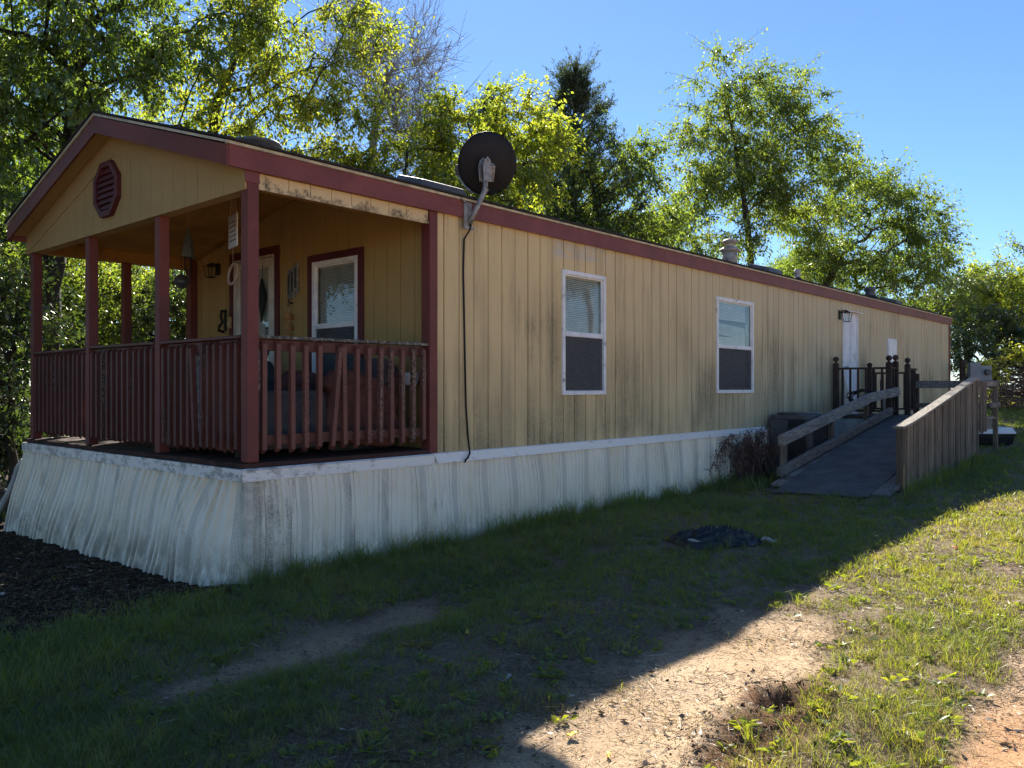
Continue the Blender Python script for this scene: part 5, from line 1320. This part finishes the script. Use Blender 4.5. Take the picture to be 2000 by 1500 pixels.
# soil clods round the torn holes
m = MB(); cr = random.Random(8)
bm0 = bmesh.new(); bmesh.ops.create_icosphere(bm0, subdivisions=1, radius=1.0); IV = [v.co.copy() for v in bm0.verts]; IF = [tuple(v.index for v in f.verts) for f in bm0.faces]; bm0.free()
for k in range(600):
    hx, hy, s_ = cr.choice(((.38, -4.03, .16), (.02, -4.08, .24), (-.24, -4.1, .22), (-.24, -4.1, .3), (.2, -4.05, .4)))
    x = hx+cr.gauss(0, s_); y = hy+cr.gauss(0, s_*.5); r = min(.014, abs(cr.gauss(0, .0045))+.002); zc = g1(x, y)+r*.25
    m.add([(x+v.x*r*cr.uniform(.6, 1.3), y+v.y*r*cr.uniform(.6, 1.3), zc+v.z*r*.7*cr.uniform(.6, 1.3)) for v in IV], IF)
cl_ = m.build("soil_clods", "clod"); cl_["kind"] = "stuff"; cl_["label"] = "loose dark soil clods round the holes in the drive"; cl_["category"] = "soil"
# single fallen leaves and paper scraps one can point at
def scrap(name, label, cat, px, py, ln, wd, mat, curl, grp, ang=None, shape=0):
    f = 1.47*1602/(py-757); x, y = place(px, f)
    a = ang if ang is not None else cr.uniform(0, 6.28); m = MB(); V = []; nseg = 8; u = Vector((math.cos(a), math.sin(a), 0)); s = Vector((-u.y, u.x, 0)); z0 = g1(x, y)+.016
    for i in range(nseg+1):
        t_ = i/nseg; w_ = wd/2*(math.sin(math.pi*min(.97, max(.03, t_)))**.7 if shape == 0 else .8+.3*cr.random())
        for j in (-1, 0, 1):
            p = Vector((x, y, z0)) + u*((t_-.5)*ln) + s*(j*w_) + Vector((0, 0, curl*(abs(j)*.35*math.sin(t_*5+ln*90) + (2*t_-1)**2*.35 + .5*math.sin(t_*7+wd*200)) + cr.uniform(-.003, .003))) + s*(.25*wd*math.sin(t_*4+ln*60))
            V.append(tuple(p))
    m.add(V, [(i*3+j, i*3+j+1, i*3+4+j, i*3+3+j) for i in range(nseg) for j in (0, 1)])
    o = m.build(name, mat, None, 0, True); sm = o.modifiers.new("sheet", 'SOLIDIFY'); sm.thickness = .0012
    tag(o, label, cat, grp)
fl_, sc_ = "fallen leaves on the drive", "paper scraps on the grass"
scrap("fallen_leaf", "orange curled leaf at the edge of the house shadow on the dirt", "leaf", 1117, 1428, .055, .034, "leaf_yellow", .014, fl_)
scrap("fallen_leaf", "bright yellow narrow leaf lying on sunlit sand", "leaf", 1187, 1462, .055, .016, "leaf_yellow", .006, fl_, .6)
scrap("fallen_leaf", "yellow leaf in the shaded sparse grass", "leaf", 912, 1240, .06, .035, "leaf_yellow", .012, fl_)
scrap("fallen_leaf", "large brown leaf in the shaded grass near the bare wheel track", "leaf", 795, 1258, .11, .065, "leaf_brown", .02, fl_)
scrap("fallen_leaf", "red brown leaf in the bright grass at the right", "leaf", 1868, 1078, .09, .05, "leaf_red", .02, fl_)
scrap("fallen_leaf", "small red leaf in bright grass left of the other red leaf", "leaf", 1918, 1010, .08, .05, "leaf_red", .02, fl_)
scrap("fallen_leaf", "dark red leaf on the dirt near the bottom right corner", "leaf", 1840, 1402, .04, .03, "leaf_red", .01, fl_)
scrap("paper_scrap", "white torn paper scrap in the shaded grass", "paper", 987, 1328, .075, .035, "paper", .016, sc_, shape=1)

# ---------------------------------------------------------------- trees
def leaf_mesh(name, P_, dirs, ln, wd, v, mat, rs):
    n = len(P_)
    dirs = dirs/np.maximum(np.linalg.norm(dirs, axis=1, keepdims=True), 1e-6)
    up = rs.normal(0, .75, (n, 3)); up[:, 2] += .8
    s = np.cross(dirs, up); s /= np.maximum(np.linalg.norm(s, axis=1, keepdims=True), 1e-6)
    nn = np.cross(s, dirs)
    l_ = ln[:, None]; w_ = wd[:, None]
    V = np.stack([P_, P_+dirs*l_*.45+s*w_*.5+nn*w_*.12, P_+dirs*l_-nn*l_*.12, P_+dirs*l_*.45-s*w_*.5+nn*w_*.12], 1).reshape(-1, 3)
    o = np.arange(n)*4
    tri = np.concatenate([np.stack([o, o+1, o+2], -1), np.stack([o, o+2, o+3], -1)])
    me = bpy.data.meshes.new(name); raw_mesh(me, V, tri, 3); fattr(me, "v", np.repeat(np.clip(v, 0, 1), 4)); me.materials.append(M[mat])
    return me
wm_ = leaf_mesh("broad_weeds", *WEED, "grass_blade", np.random.default_rng(5)); wo_ = link("broad_weeds", wm_); wo_["kind"] = "stuff"; wo_["label"] = "low broad-leaved weeds among the grass"; wo_["category"] = "weeds"
def tubes(A, B, ra, rb, n):
    """many cone segments at once; returns verts, quads"""
    d = B-A; d = d/np.maximum(np.linalg.norm(d, axis=1, keepdims=True), 1e-6)
    ref = np.tile(np.array([.31, .23, .92]), (len(A), 1)); a = np.cross(d, ref); a /= np.maximum(np.linalg.norm(a, axis=1, keepdims=True), 1e-6); b = np.cross(d, a)
    th_ = np.arange(n)*2*math.pi/n; c, s = np.cos(th_)[None, :, None], np.sin(th_)[None, :, None]
    ring = a[:, None]*c + b[:, None]*s
    V = np.concatenate([A[:, None]+ring*ra[:, None, None], B[:, None]+ring*rb[:, None, None]], 1).reshape(-1, 3)
    o = (np.arange(len(A))*2*n)[:, None]; k = np.arange(n)[None]; k2 = (k+1) % n
    Q = np.stack([o+k, o+k2, o+n+k2, o+n+k], -1).reshape(-1, 4)
    return V, Q
def blob(px, py, f, rx, rd, rzv, wgt=1.0):
    x, y = place(px, f); return (np.array([x, y, 1.48+(757-py)*f/1602]), rx, rd, rzv, wgt)
def make_tree(name, label, trunk, blobs, ncl, nlv, leaf, leafm, bark, seed, clr=.55, droop=.5, ntw=7, r0=.14, shell=.42, col=.5, group=None, bare=False, upness=0., cat="tree", pw=.56):
    rs = np.random.default_rng(seed)
    base = trunk[0]
    th = thing(name, label, cat, tuple(base[:3]), group)
    bo = np.array(base[:3])
    nodes = []; par = []
    prev = -1
    for i in range(len(trunk)-1):
        a, b = np.array(trunk[i], float), np.array(trunk[i+1], float)
        for t_ in np.linspace(0, 1, 6)[(0 if i == 0 else 1):]:
            nodes.append(a*(1-t_)+b*t_ + (rs.normal(0, .03, 3) if i+t_ > 0 else 0)); par.append(prev); prev = len(nodes)-1
    tn = len(nodes); tw = []
    wts = np.array([b[4]*b[1]*b[3] for b in blobs]); wts /= wts.sum()
    C = []
    for k in range(ncl):
        c, rx, rd, rzv, _ = blobs[rs.choice(len(blobs), p=wts)]
        q = rs.normal(0, 1, 3); q /= np.linalg.norm(q); q *= rs.random()**shell
        C.append(c + np.array([RT.x, RT.y, 0])*q[0]*rx + np.array([AX.x, AX.y, 0])*q[1]*rd + np.array([0, 0, 1])*q[2]*rzv)
    C = np.array(C); C = C[np.argsort(np.linalg.norm(C-np.array(trunk[-1]), axis=1)*.6+np.linalg.norm(C-np.array(trunk[len(trunk)//2]), axis=1)*.4)]
    ends = []
    for c in C:
        N = np.array(nodes); dv = c-N; dist = np.linalg.norm(dv, axis=1)
        cost = dist + 1.6*np.maximum(0, N[:, 2]-c[2]+.35*dist) + (np.arange(len(N)) < 3)*3
        j = int(np.argmin(cost)); a = nodes[j]; m_ = max(2, int(dist[j]/.45)); pj = j
        for t_ in np.linspace(0, 1, m_+1)[1:]:
            p = a*(1-t_)+c*t_; p = p + np.array([0, 0, 1])*math.sin(t_*math.pi)*dist[j]*.08 + rs.normal(0, .022, 3)*dist[j]**.5
            nodes.append(p); par.append(pj); pj = len(nodes)-1
        ends.append(pj)
    N = np.array(nodes); par = np.array(par); cnt = np.zeros(len(N)); 
    for e in ends: cnt[e] += 1
    for i in range(len(N)-1, 0, -1):
        if par[i] >= 0: cnt[par[i]] += cnt[i]
    tot = max(1, cnt[0]); rad = r0*(np.maximum(cnt, .5)/tot)**pw
    rad = np.maximum(rad, .007); rad[:tn] = np.maximum(rad[:tn], r0*np.linspace(1, .16, tn)); rad[0] *= 1.35; rad[1] *= 1.1
    ch = np.where(par >= 0)[0]
    big = rad[ch] > .03
    Vs = []; Qs = []; off = 0
    for msk, nn in ((big, 8), (~big, 4)):
        i = ch[msk]
        if len(i):
            V, Q = tubes(N[par[i]], N[i], np.minimum(rad[par[i]], rad[i]*1.6), rad[i], nn); Vs.append(V); Qs.append(Q+off); off += len(V)
    # twigs
    E = N[ends]; T0 = np.repeat(E, ntw, 0); d = rs.normal(0, 1, T0.shape); d[:, 2] = d[:, 2]*.75 + upness
    outw = T0 - np.array(trunk[-1])[None]; outw /= np.maximum(np.linalg.norm(outw, axis=1, keepdims=True), 1e-3)
    d = d/np.linalg.norm(d, axis=1, keepdims=True) + outw*.55
    T1 = T0 + d*clr*(.4+.8*rs.random((len(T0), 1))); 
    V, Q = tubes(T0, T1, np.full(len(T0), .007), np.full(len(T0), .003), 3); Vs.append(V); Qs.append(Q+off); off += len(V)
    if bare:
        for lev in range(2):
            t_ = rs.random((len(T0), 3)); A = (T0[:, None]*(1-t_[:, :, None]) + T1[:, None]*t_[:, :, None]).reshape(-1, 3)
            dd = np.repeat(T1-T0, 3, 0); B = A + dd*.45 + rs.normal(0, clr*.28, A.shape) + np.array([0, 0, .12*clr])
            if len(A) > 4000: kk = rs.permutation(len(A))[:4000]; A, B = A[kk], B[kk]
            V, Q = tubes(A, B, np.full(len(A), .0055), np.full(len(A), .0025), 3); Vs.append(V); Qs.append(Q+off); off += len(V); T0, T1 = A, B
    me = bpy.data.meshes.new("trunk"); raw_mesh(me, np.concatenate(Vs)-bo, np.concatenate(Qs), 4); me.polygons.foreach_set("use_smooth", np.ones(len(me.polygons), bool)); me.materials.append(M[bark])
    link("trunk", me, th)
    if nlv:
        n = nlv*ncl; k = rs.integers(0, len(T0), n); t_ = rs.random((n, 1))**.7*1.08
        P_ = T0[k]*(1-t_)+T1[k]*t_ + rs.normal(0, clr*.10, (n, 3))
        dirs = (T1-T0)[k]/clr*.6 + rs.normal(0, .55, (n, 3)); dirs[:, 2] -= droop
        cl_v = rs.random(len(T0)//ntw+1)[k//ntw]
        v = col + .38*(cl_v-.5) + .40*(rs.random(n)-.5)
        ln = leaf*(.45+.95*rs.random(n)**1.3); 
        link("crown", leaf_mesh("crown", P_-bo, dirs, ln, ln*(.42+.2*rs.random(n)), v, leafm, rs), th)
    return th
def base_at(px, f): x, y = place(px, f); return (x, y, g1(x, y)-.1)
def pt(px, py, f): x, y = place(px, f); return (x, y, 1.48+(757-py)*f/1602)

# big tree left of and above the porch
make_tree("shade_tree", "large dark leafy tree with a leaning trunk rising left of the porch roof", [base_at(88, 12.0), pt(98, 560, 12.2), pt(125, 330, 12.5), pt(150, 130, 12.7), pt(205, -60, 13.0)],
  [blob(60, 60, 11.6, 2.0, 1.8, 1.9), blob(300, -10, 13, 1.9, 1.6, 1.5), blob(-60, 300, 11.5, 1.2, 1.6, 1.5, 1.3), blob(200, 240, 13.5, 1.4, 1.4, 1.3), blob(-150, -100, 11.5, 2.2, 2, 2), blob(80, -260, 12, 2.4, 2.2, 1.8, .8)], 320, 190, .088, "leaf_elm", "bark_dark", 1, .50, .7, r0=.16, col=.33)
make_tree("elm_tree", "bright yellow green tree with forked branches behind the porch roof", [base_at(395, 14.5), pt(400, 420, 14.5), pt(428, 190, 14.6), pt(480, 60, 14.7), pt(540, -70, 15)],
  [blob(520, 60, 14.5, 1.7, 1.4, 1.25), blob(650, 130, 15, 1.2, 1.2, 1.0), blob(600, 270, 15, 1.3, 1.2, .75), blob(420, 230, 14.6, 1.15, 1.2, .9), blob(700, 50, 15.2, .8, .9, .7, 1.0), blob(480, -150, 14.6, 1.6, 1.5, 1.1, .7)], 200, 120, .085, "leaf_bright", "bark", 2, .50, .8, r0=.10, col=.58)
make_tree("bare_tree", "leafless grey branched tree between the yellow green tree and the dish", [base_at(705, 18), pt(712, 400, 18), pt(735, 240, 18), pt(775, 120, 18)],
  [blob(790, 190, 18, .75, .8, .95), blob(730, 110, 18, .6, .7, .75), blob(800, 280, 18, .6, .8, .6)], 60, 14, .06, "leaf_elm", "bark_grey", 3, .75, .3, ntw=6, r0=.09, bare=True, upness=.7, col=.8)
make_tree("small_tree", "low bushy yellow green tree directly left of the satellite dish", [base_at(790, 15.5), pt(795, 560, 15.5), pt(800, 430, 15.5)],
  [blob(760, 330, 15.5, .95, .8, .45), blob(860, 300, 15.5, .7, .7, .6), blob(690, 330, 15.5, .7, .7, .35), blob(850, 380, 15, .8, .7, .4)], 80, 120, .085, "leaf_bright", "bark", 4, .38, .5, r0=.07, col=.55)
make_tree("small_tree", "yellow green tree behind the satellite dish with sprigs above it", [base_at(945, 16), pt(950, 520, 16), pt(935, 330, 16), pt(918, 235, 16)],
  [blob(905, 230, 16, .75, .8, .55), blob(990, 220, 16, .8, .8, .5), blob(1000, 330, 16, .9, .8, .75), blob(900, 330, 16, .7, .8, .5), blob(1060, 280, 16.3, .7, .7, .6)], 120, 135, .085, "leaf_bright", "bark", 5, .40, .6, r0=.08, col=.52)
make_tree("ash_tree", "mixed green tree in front of the tall cedar right of the dish", [base_at(1165, 20.5), pt(1170, 560, 20.5), pt(1165, 400, 20.5), pt(1150, 300, 20.5)],
  [blob(1150, 300, 19.91, 1.054, 1.054, 0.7029), blob(1210, 360, 20.38, 1.171, 1.054, 0.9371), blob(1100, 400, 19.91, 1.054, 1.054, 0.7029), blob(1250, 320, 20.85, 0.7029, 0.7029, 0.6443), blob(1270, 420, 21.09, 0.9371, 0.9371, 0.7029), blob(1160, 450, 19.91, 1.406, 1.054, 0.5271)], 130, 135, .095, "leaf_elm", "bark", 6, .48, .6, r0=.09, col=.42)
make_tree("tall_tree", "tall open tree with airy crown against the blue sky above the flue", [base_at(1462, 26.5), pt(1465, 520, 26.5), pt(1455, 400, 26.5), pt(1432, 260, 26.5), pt(1420, 160, 26.5)],
  [blob(1440, 170, 26.5, 1.524, 1.59, 1.458, 0.9), blob(1530, 190, 26.9, 1.458, 1.458, 1.192, 0.9), blob(1400, 330, 26.5, 1.524, 1.458, 1.259), blob(1590, 260, 27.16, 1.06, 1.192, 0.9937), blob(1330, 420, 26.5, 1.325, 1.325, 1.192), blob(1480, 300, 27.3, 2.252, 1.59, 1.855), blob(1640, 330, 27.56, 0.9275, 1.192, 0.9275), blob(1350, 250, 26.5, 0.7288, 1.06, 0.795), blob(1520, 380, 27.16, 1.987, 1.59, 1.192), blob(1420, 470, 26.5, 1.458, 1.325, 0.795), blob(1610, 420, 27.82, 0.9937, 1.192, 0.795)], 420, 150, .10, "leaf_elm", "bark", 7, .62, .7, r0=.105, shell=.5, col=.50)
make_tree("spreading_tree", "wide spreading tree with low limbs behind the far half of the roof", [base_at(1590, 30), pt(1592, 600, 30), pt(1640, 500, 30), pt(1720, 440, 30)],
  [blob(1700, 400, 30, 1.688, 1.5, 1.25), blob(1780, 440, 30.5, 1.25, 1.375, 1.5), blob(1620, 500, 30, 1.625, 1.5, 1), blob(1740, 530, 30.62, 2, 1.5, 1.125), blob(1830, 500, 31.25, 0.75, 1, 1.125, 0.8), blob(1560, 420, 30, 1, 1.125, 0.875)], 340, 125, .11, "leaf_elm", "bark", 8, .66, .6, r0=.13, shell=.5, col=.40)
make_tree("hedge_tree", "bright yellow green bushy tree at the far right beyond the home", [base_at(1945, 27), pt(1945, 690, 27), pt(1950, 600, 27)],
  [blob(1950, 600, 27, 1.4, 1.2, 1.0), blob(2040, 590, 27, 1.5, 1.2, 1.2), blob(1890, 620, 27, .75, .9, .6), blob(2130, 560, 27, 1.7, 1.2, 1.6)], 150, 130, .12, "leaf_bright", "bark", 9, .55, .4, r0=.1, col=.42)
make_tree("hedge_tree", "dark green thicket below the bright tree past the end of the home", [base_at(1905, 25), pt(1905, 740, 25), pt(1910, 700, 25)],
  [blob(1900, 690, 25, .9, .9, .75), blob(1990, 690, 25.5, 1.1, .9, .8), blob(1930, 640, 25.8, 1.2, .9, .5)], 90, 150, .10, "leaf_dark", "bark_dark", 10, .45, .4, r0=.06, col=.4)
make_tree("sapling", "low pale yellow sapling beside the grey meter boxes", [base_at(1940, 22.5), pt(1942, 770, 22.5), pt(1945, 720, 22.5)],
  [blob(1935, 725, 22.5, .35, .4, .4), blob(1990, 690, 22.8, .4, .4, .25)], 26, 90, .085, "leaf_bright", "bark", 12, .28, .4, r0=.03, col=.75)
make_tree("far_tree", "tall tree cut by the right edge of the picture", [base_at(2060, 32), pt(2060, 600, 32), pt(2055, 480, 32)],
  [blob(2060, 500, 32, 1.6, 1.5, 1.3), blob(2110, 580, 32, 2.2, 1.5, 1.4)], 90, 110, .12, "leaf_elm", "bark", 13, .6, .5, r0=.15, col=.4)
t14 = make_tree("far_tree", "grey green tree with twiggy top far behind at the right", [base_at(1890, 36), pt(1890, 640, 36), pt(1900, 540, 36)],
  [blob(1890, 580, 36, 1.9, 1.5, 1.0), blob(1950, 555, 36, 1.3, 1.4, .8), blob(1830, 610, 36, 1.7, 1.4, .8)], 110, 120, .13, "leaf_dark", "bark_grey", 14, .75, .4, r0=.14, upness=.4, col=.6)
# undergrowth left of and behind the porch
for k, (px, f, lab, bl, nc, mt, sd_, cl0) in enumerate((
  (20, 10.2, "dark leafy shrub at the left edge beside the porch", [(20, 600, 10.2, .55, .8, .75), (-60, 700, 10, .9, .8, 1.0), (10, 800, 9.9, .45, .6, .6), (-100, 480, 10, .9, .8, .9)], 120, "leaf_dark", 21, .3),
  (150, 14.5, "green shrub seen between the left porch posts", [(130, 590, 14.5, .9, .7, .8), (230, 620, 14.6, .8, .7, .7), (60, 520, 14.3, .9, .7, .8)], 95, "leaf_elm", 22, .45),
  (300, 15.5, "glossy dark shrub seen behind the far porch railing", [(290, 590, 15.5, .8, .7, .8), (370, 620, 15.6, .8, .7, .7), (230, 690, 15.4, 1.0, .7, .5)], 95, "leaf_dark", 23, .5),
  (50, 17, "yellow green shrub further back at the left edge", [(40, 560, 17, 1.2, .9, 1.2), (150, 560, 17, 1.1, .8, 1.1), (-60, 500, 17, 1.3, .9, 1.4)], 110, "leaf_bright", 24, .5))):
    make_tree("shrub", lab, [base_at(px, f), pt(px, 740, f), pt(px+8, 640, f)], [blob(*b) for b in bl], nc, 110, .075, mt, "bark_dark", sd_, .36, .4, r0=.05, col=cl0, group="shrubs behind the porch", cat="shrub")
for k, (px, f, lab, bl, nc, sd_) in enumerate((
  (-30, 12.5, "dark shrub growing to the ground behind the porch steps", [(-10, 760, 12.5, .7, .6, .7), (40, 640, 12.6, .6, .6, .8), (-90, 650, 12.4, .9, .7, 1.0)], 100, 26),
  (30, 11.2, "low dark shrub at the foot of the leaning tree", [(25, 860, 11.2, .35, .4, .45), (-40, 840, 11, .5, .5, .6)], 50, 27))):
    make_tree("shrub", lab, [base_at(px, f), pt(px, 860, f), pt(px+5, 740, f)], [blob(*b) for b in bl], nc, 100, .075, "leaf_dark", "bark_dark", sd_, .34, .4, r0=.04, col=.25, group="shrubs behind the porch", cat="shrub")
# cedars
def cedar(label, px, f, ytop, width, seed, nlv=26000):
    rs = np.random.default_rng(seed); b = np.array(base_at(px, f)); top = np.array(pt(px+4, ytop, f)); Hh = top[2]-b[2]
    th = thing("cedar_tree", label, "tree", tuple(b), "cedars behind the home")
    nb = 150; A = []; B = []
    for k in range(nb):
        t_ = .10+.89*(k/nb)**.8; an = k*2.4+rs.random(); ln = width*(1-t_)**.85*(.55+.55*rs.random())+.10
        p = b*(1-t_)+top*t_; d = np.array([math.cos(an), math.sin(an), .18+.55*t_+.25*rs.random()]); A.append(p); B.append(p+d*ln/np.linalg.norm(d[:2]))
    A = np.array(A); B = np.array(B)
    zs = np.linspace(0, 1, 9); TA = b+(top-b)*zs[:-1, None]; TB_ = b+(top-b)*zs[1:, None]; r = .16*(1-zs)+.012
    V1, Q1 = tubes(TA, TB_, r[:-1], r[1:], 8); V2, Q2 = tubes(A, B, np.full(nb, .022), np.full(nb, .006), 4)
    # side sprays
    k = rs.integers(0, nb, 1500); s = .15+.87*rs.random((1500, 1))**.7; S0 = A[k]*(1-s)+B[k]*s; d = (B-A)[k]; d /= np.linalg.norm(d, axis=1, keepdims=True)
    d = d*.7 + rs.normal(0, .55, d.shape); d[:, 2] += .40; S1 = S0 + d*(.16+.24*rs.random((1500, 1)))
    V3, Q3 = tubes(S0, S1, np.full(1500, .006), np.full(1500, .003), 3)
    me = bpy.data.meshes.new("trunk"); raw_mesh(me, np.concatenate([V1, V2, V3])-b, np.concatenate([Q1, Q2+len(V1), Q3+len(V1)+len(V2)]), 4); me.materials.append(M["bark_dark"]); link("trunk", me, th)
    k = rs.integers(0, 1500, nlv); t_ = rs.random((nlv, 1)); P_ = S0[k]*(1-t_)+S1[k]*t_ + rs.normal(0, .035, (nlv, 3)); dirs = (S1-S0)[k]*2 + rs.normal(0, .5, (nlv, 3)); dirs[:, 2] += .25
    ln = .055+.045*rs.random(nlv); v = .45+.3*(rs.random(1500)[k]-.5)+.4*(rs.random(nlv)-.5)
    link("crown", leaf_mesh("crown", P_-b, dirs, ln, ln*.26, v, "leaf_cedar", rs), th)
    return th
cedar("tall pointed dark cedar right of the satellite dish", 1118, 20.5, 150, 3.3, 31, 60000)
cedar("smaller dark cedar showing behind the yellow green tree left of the dish", 955, 21.5, 195, 2.4, 32, 24000)
cedar("dark cedar low behind the bare tree left of the dish", 850, 20, 300, 1.5, 33, 16000)
# trees deeper in the wood, sharing the meshes of the ones in front
def clone(root, px, f, s, rot, label, grp):
    r_ = root.copy(); COL.objects.link(r_); x, y = place(px, f); r_.location = (x, y, g1(x, y)-.15); r_.rotation_euler = (0, 0, rot); r_.scale = (s, s, s); r_["label"] = label; r_["group"] = grp
    for c in list(root.children):
        k = c.copy(); COL.objects.link(k); k.parent = r_
    return r_
byname = {o.name: o for o in bpy.data.objects if o.parent is None}
g_ = "trees deeper in the wood"
clone(byname["elm_tree"], 240, 21, .85, 2.2, "leafy tree deep in the wood seen over the porch gable", g_)
clone(byname["ash_tree"], 600, 24, .9, 1.0, "background tree filling the gap under the bare branches", g_)
clone(byname["spreading_tree"], -120, 19, .8, 2.6, "background tree at the far left edge of the picture", g_)
clone(byname["ash_tree"], 1320, 27, .9, 3.6, "background tree between the cedar and the tall open tree", g_)
clone(byname["elm_tree"], 1010, 28, .75, 4.0, "background tree low behind the roof under the dish", g_)
clone(byname["hedge_tree"], 1800, 38, .9, 1.7, "background bush just above the far end of the roof", g_)
clone(byname["spreading_tree"], 420, 26, .72, 5.0, "background tree deep behind the yellow green tree", g_)
clone(byname["shade_tree"], 40, 20, .9, 1.3, "background tree behind the shrubs at the left edge", g_)
clone(byname["hedge_tree"], 150, 22, 1.1, .6, "background bush low behind the left porch posts", g_)
clone(byname["hedge_tree"], 330, 23, 1.1, 2.9, "background bush low behind the right porch posts", g_)
clone(byname["hedge_tree"], -60, 16, 1.0, 4.4, "background bush low at the left edge of the picture", g_)
clone(byname["ash_tree"], 480, 20, .78, 5.4, "background tree just above the porch roof ridge", g_)
clone(byname["hedge_tree"], 2080, 36, 1.2, 2.0, "far bush at the right edge behind the brush pile", g_)
clone(byname["spreading_tree"], 1235, 28, .78, 3.9, "background tree filling the gap right of the cedar", g_)
clone(byname["elm_tree"], 880, 25, .72, .9, "background tree behind the low tree left of the dish", g_)
clone(byname["spreading_tree"], 1540, 34, .75, 1.1, "background tree low between the two tall trees on the right", g_)
clone(byname["ash_tree"], 1075, 23, 1.0, 2.2, "background tree at the foot of the tall cedar", g_)
# unseen woods left of the drive, added to shade the porch front
g_ = "unseen shading trees left of the camera"
for x, y, s, rot, src, lab in ((-6.5, 3.2, .95, 1.0, "shade_tree", "unseen tree nearest the camera in the wood to the left"), (-7.5, 7.5, 1.0, 2.5, "elm_tree", "unseen tree in the wood left of the porch steps"), (-3.8, 10.5, .9, 5.1, "ash_tree", "unseen tree behind the steps in the left wood"), (-5.2, 6.0, 1.0, 3.3, "shade_tree", "unseen tree between the steps and the left wood"), (-9.0, 4.5, .9, .2, "spreading_tree", "unseen broad tree in the middle of the left wood")):
    r_ = clone(byname[src], 1000, 20, s, rot, lab, g_); r_.location = (x, y, g1(x, y)-.15)
# trees across the drive: the windows mirror them
g_ = "trees across the drive mirrored in the windows"
for k, (x, y, s, rot, src) in enumerate(((17, -27, 1.25, .4, "ash_tree"), (24, -28, 1.2, 1.9, "elm_tree"), (31, -25, 1.4, 3.0, "ash_tree"), (39, -25, 1.5, 4.1, "spreading_tree"), (47, -24, 1.6, 5.0, "ash_tree"), (56, -22, 1.7, 2.0, "spreading_tree"), (9, -29, 1.2, .3, "ash_tree"))):
    r_ = clone(byname[src], 1000, 20, s, rot, "tree %s from the left across the drive, mirrored in the windows" % ("first", "second", "third", "fourth", "fifth", "sixth", "nearest")[k], g_); r_.location = (x, y, g1(x, y)-.15)
# brush pile
bpx, bpy_ = place(1985, 25.5); bgz = g1(bpx, bpy_)
th = thing("brush_pile", "tangled pile of grey brown cut branches at the right edge", "brush pile", (bpx, bpy_, bgz))
rs = np.random.default_rng(77); n = 900
c = np.array([bpx, bpy_, bgz]); rt = np.array([RT.x, RT.y, 0]); ax = np.array([AX.x, AX.y, 0])
q = rs.normal(0, .5, (n, 3)); hmax = np.exp(-(q[:, 0]/.9)**2)
P0 = c + rt*(q[:, :1]*1.5+.3) + ax*q[:, 1:2] + np.array([0, 0, 1])*(rs.random((n, 1))*1.45*hmax[:, None])
d = rs.normal(0, 1, (n, 3)); d[:, 2] *= .45; d /= np.linalg.norm(d, axis=1, keepdims=True); ln = .35+.9*rs.random((n, 1)); P1 = P0 + d*ln; P1[:, 2] = np.maximum(P1[:, 2], bgz)
mid = (P0+P1)/2 + rs.normal(0, .07, (n, 3)); r1 = .006+.013*rs.random(n)
V1, Q1 = tubes(P0, mid, r1, r1*.8, 4); V2, Q2 = tubes(mid, P1, r1*.8, r1*.4, 4)
me = bpy.data.meshes.new("branches"); raw_mesh(me, np.concatenate([V1, V2])-c, np.concatenate([Q1, Q2+len(V1)]), 4); me.materials.append(M["brush_stick"])
o = link("branches", me, th); o["kind"] = "stuff"
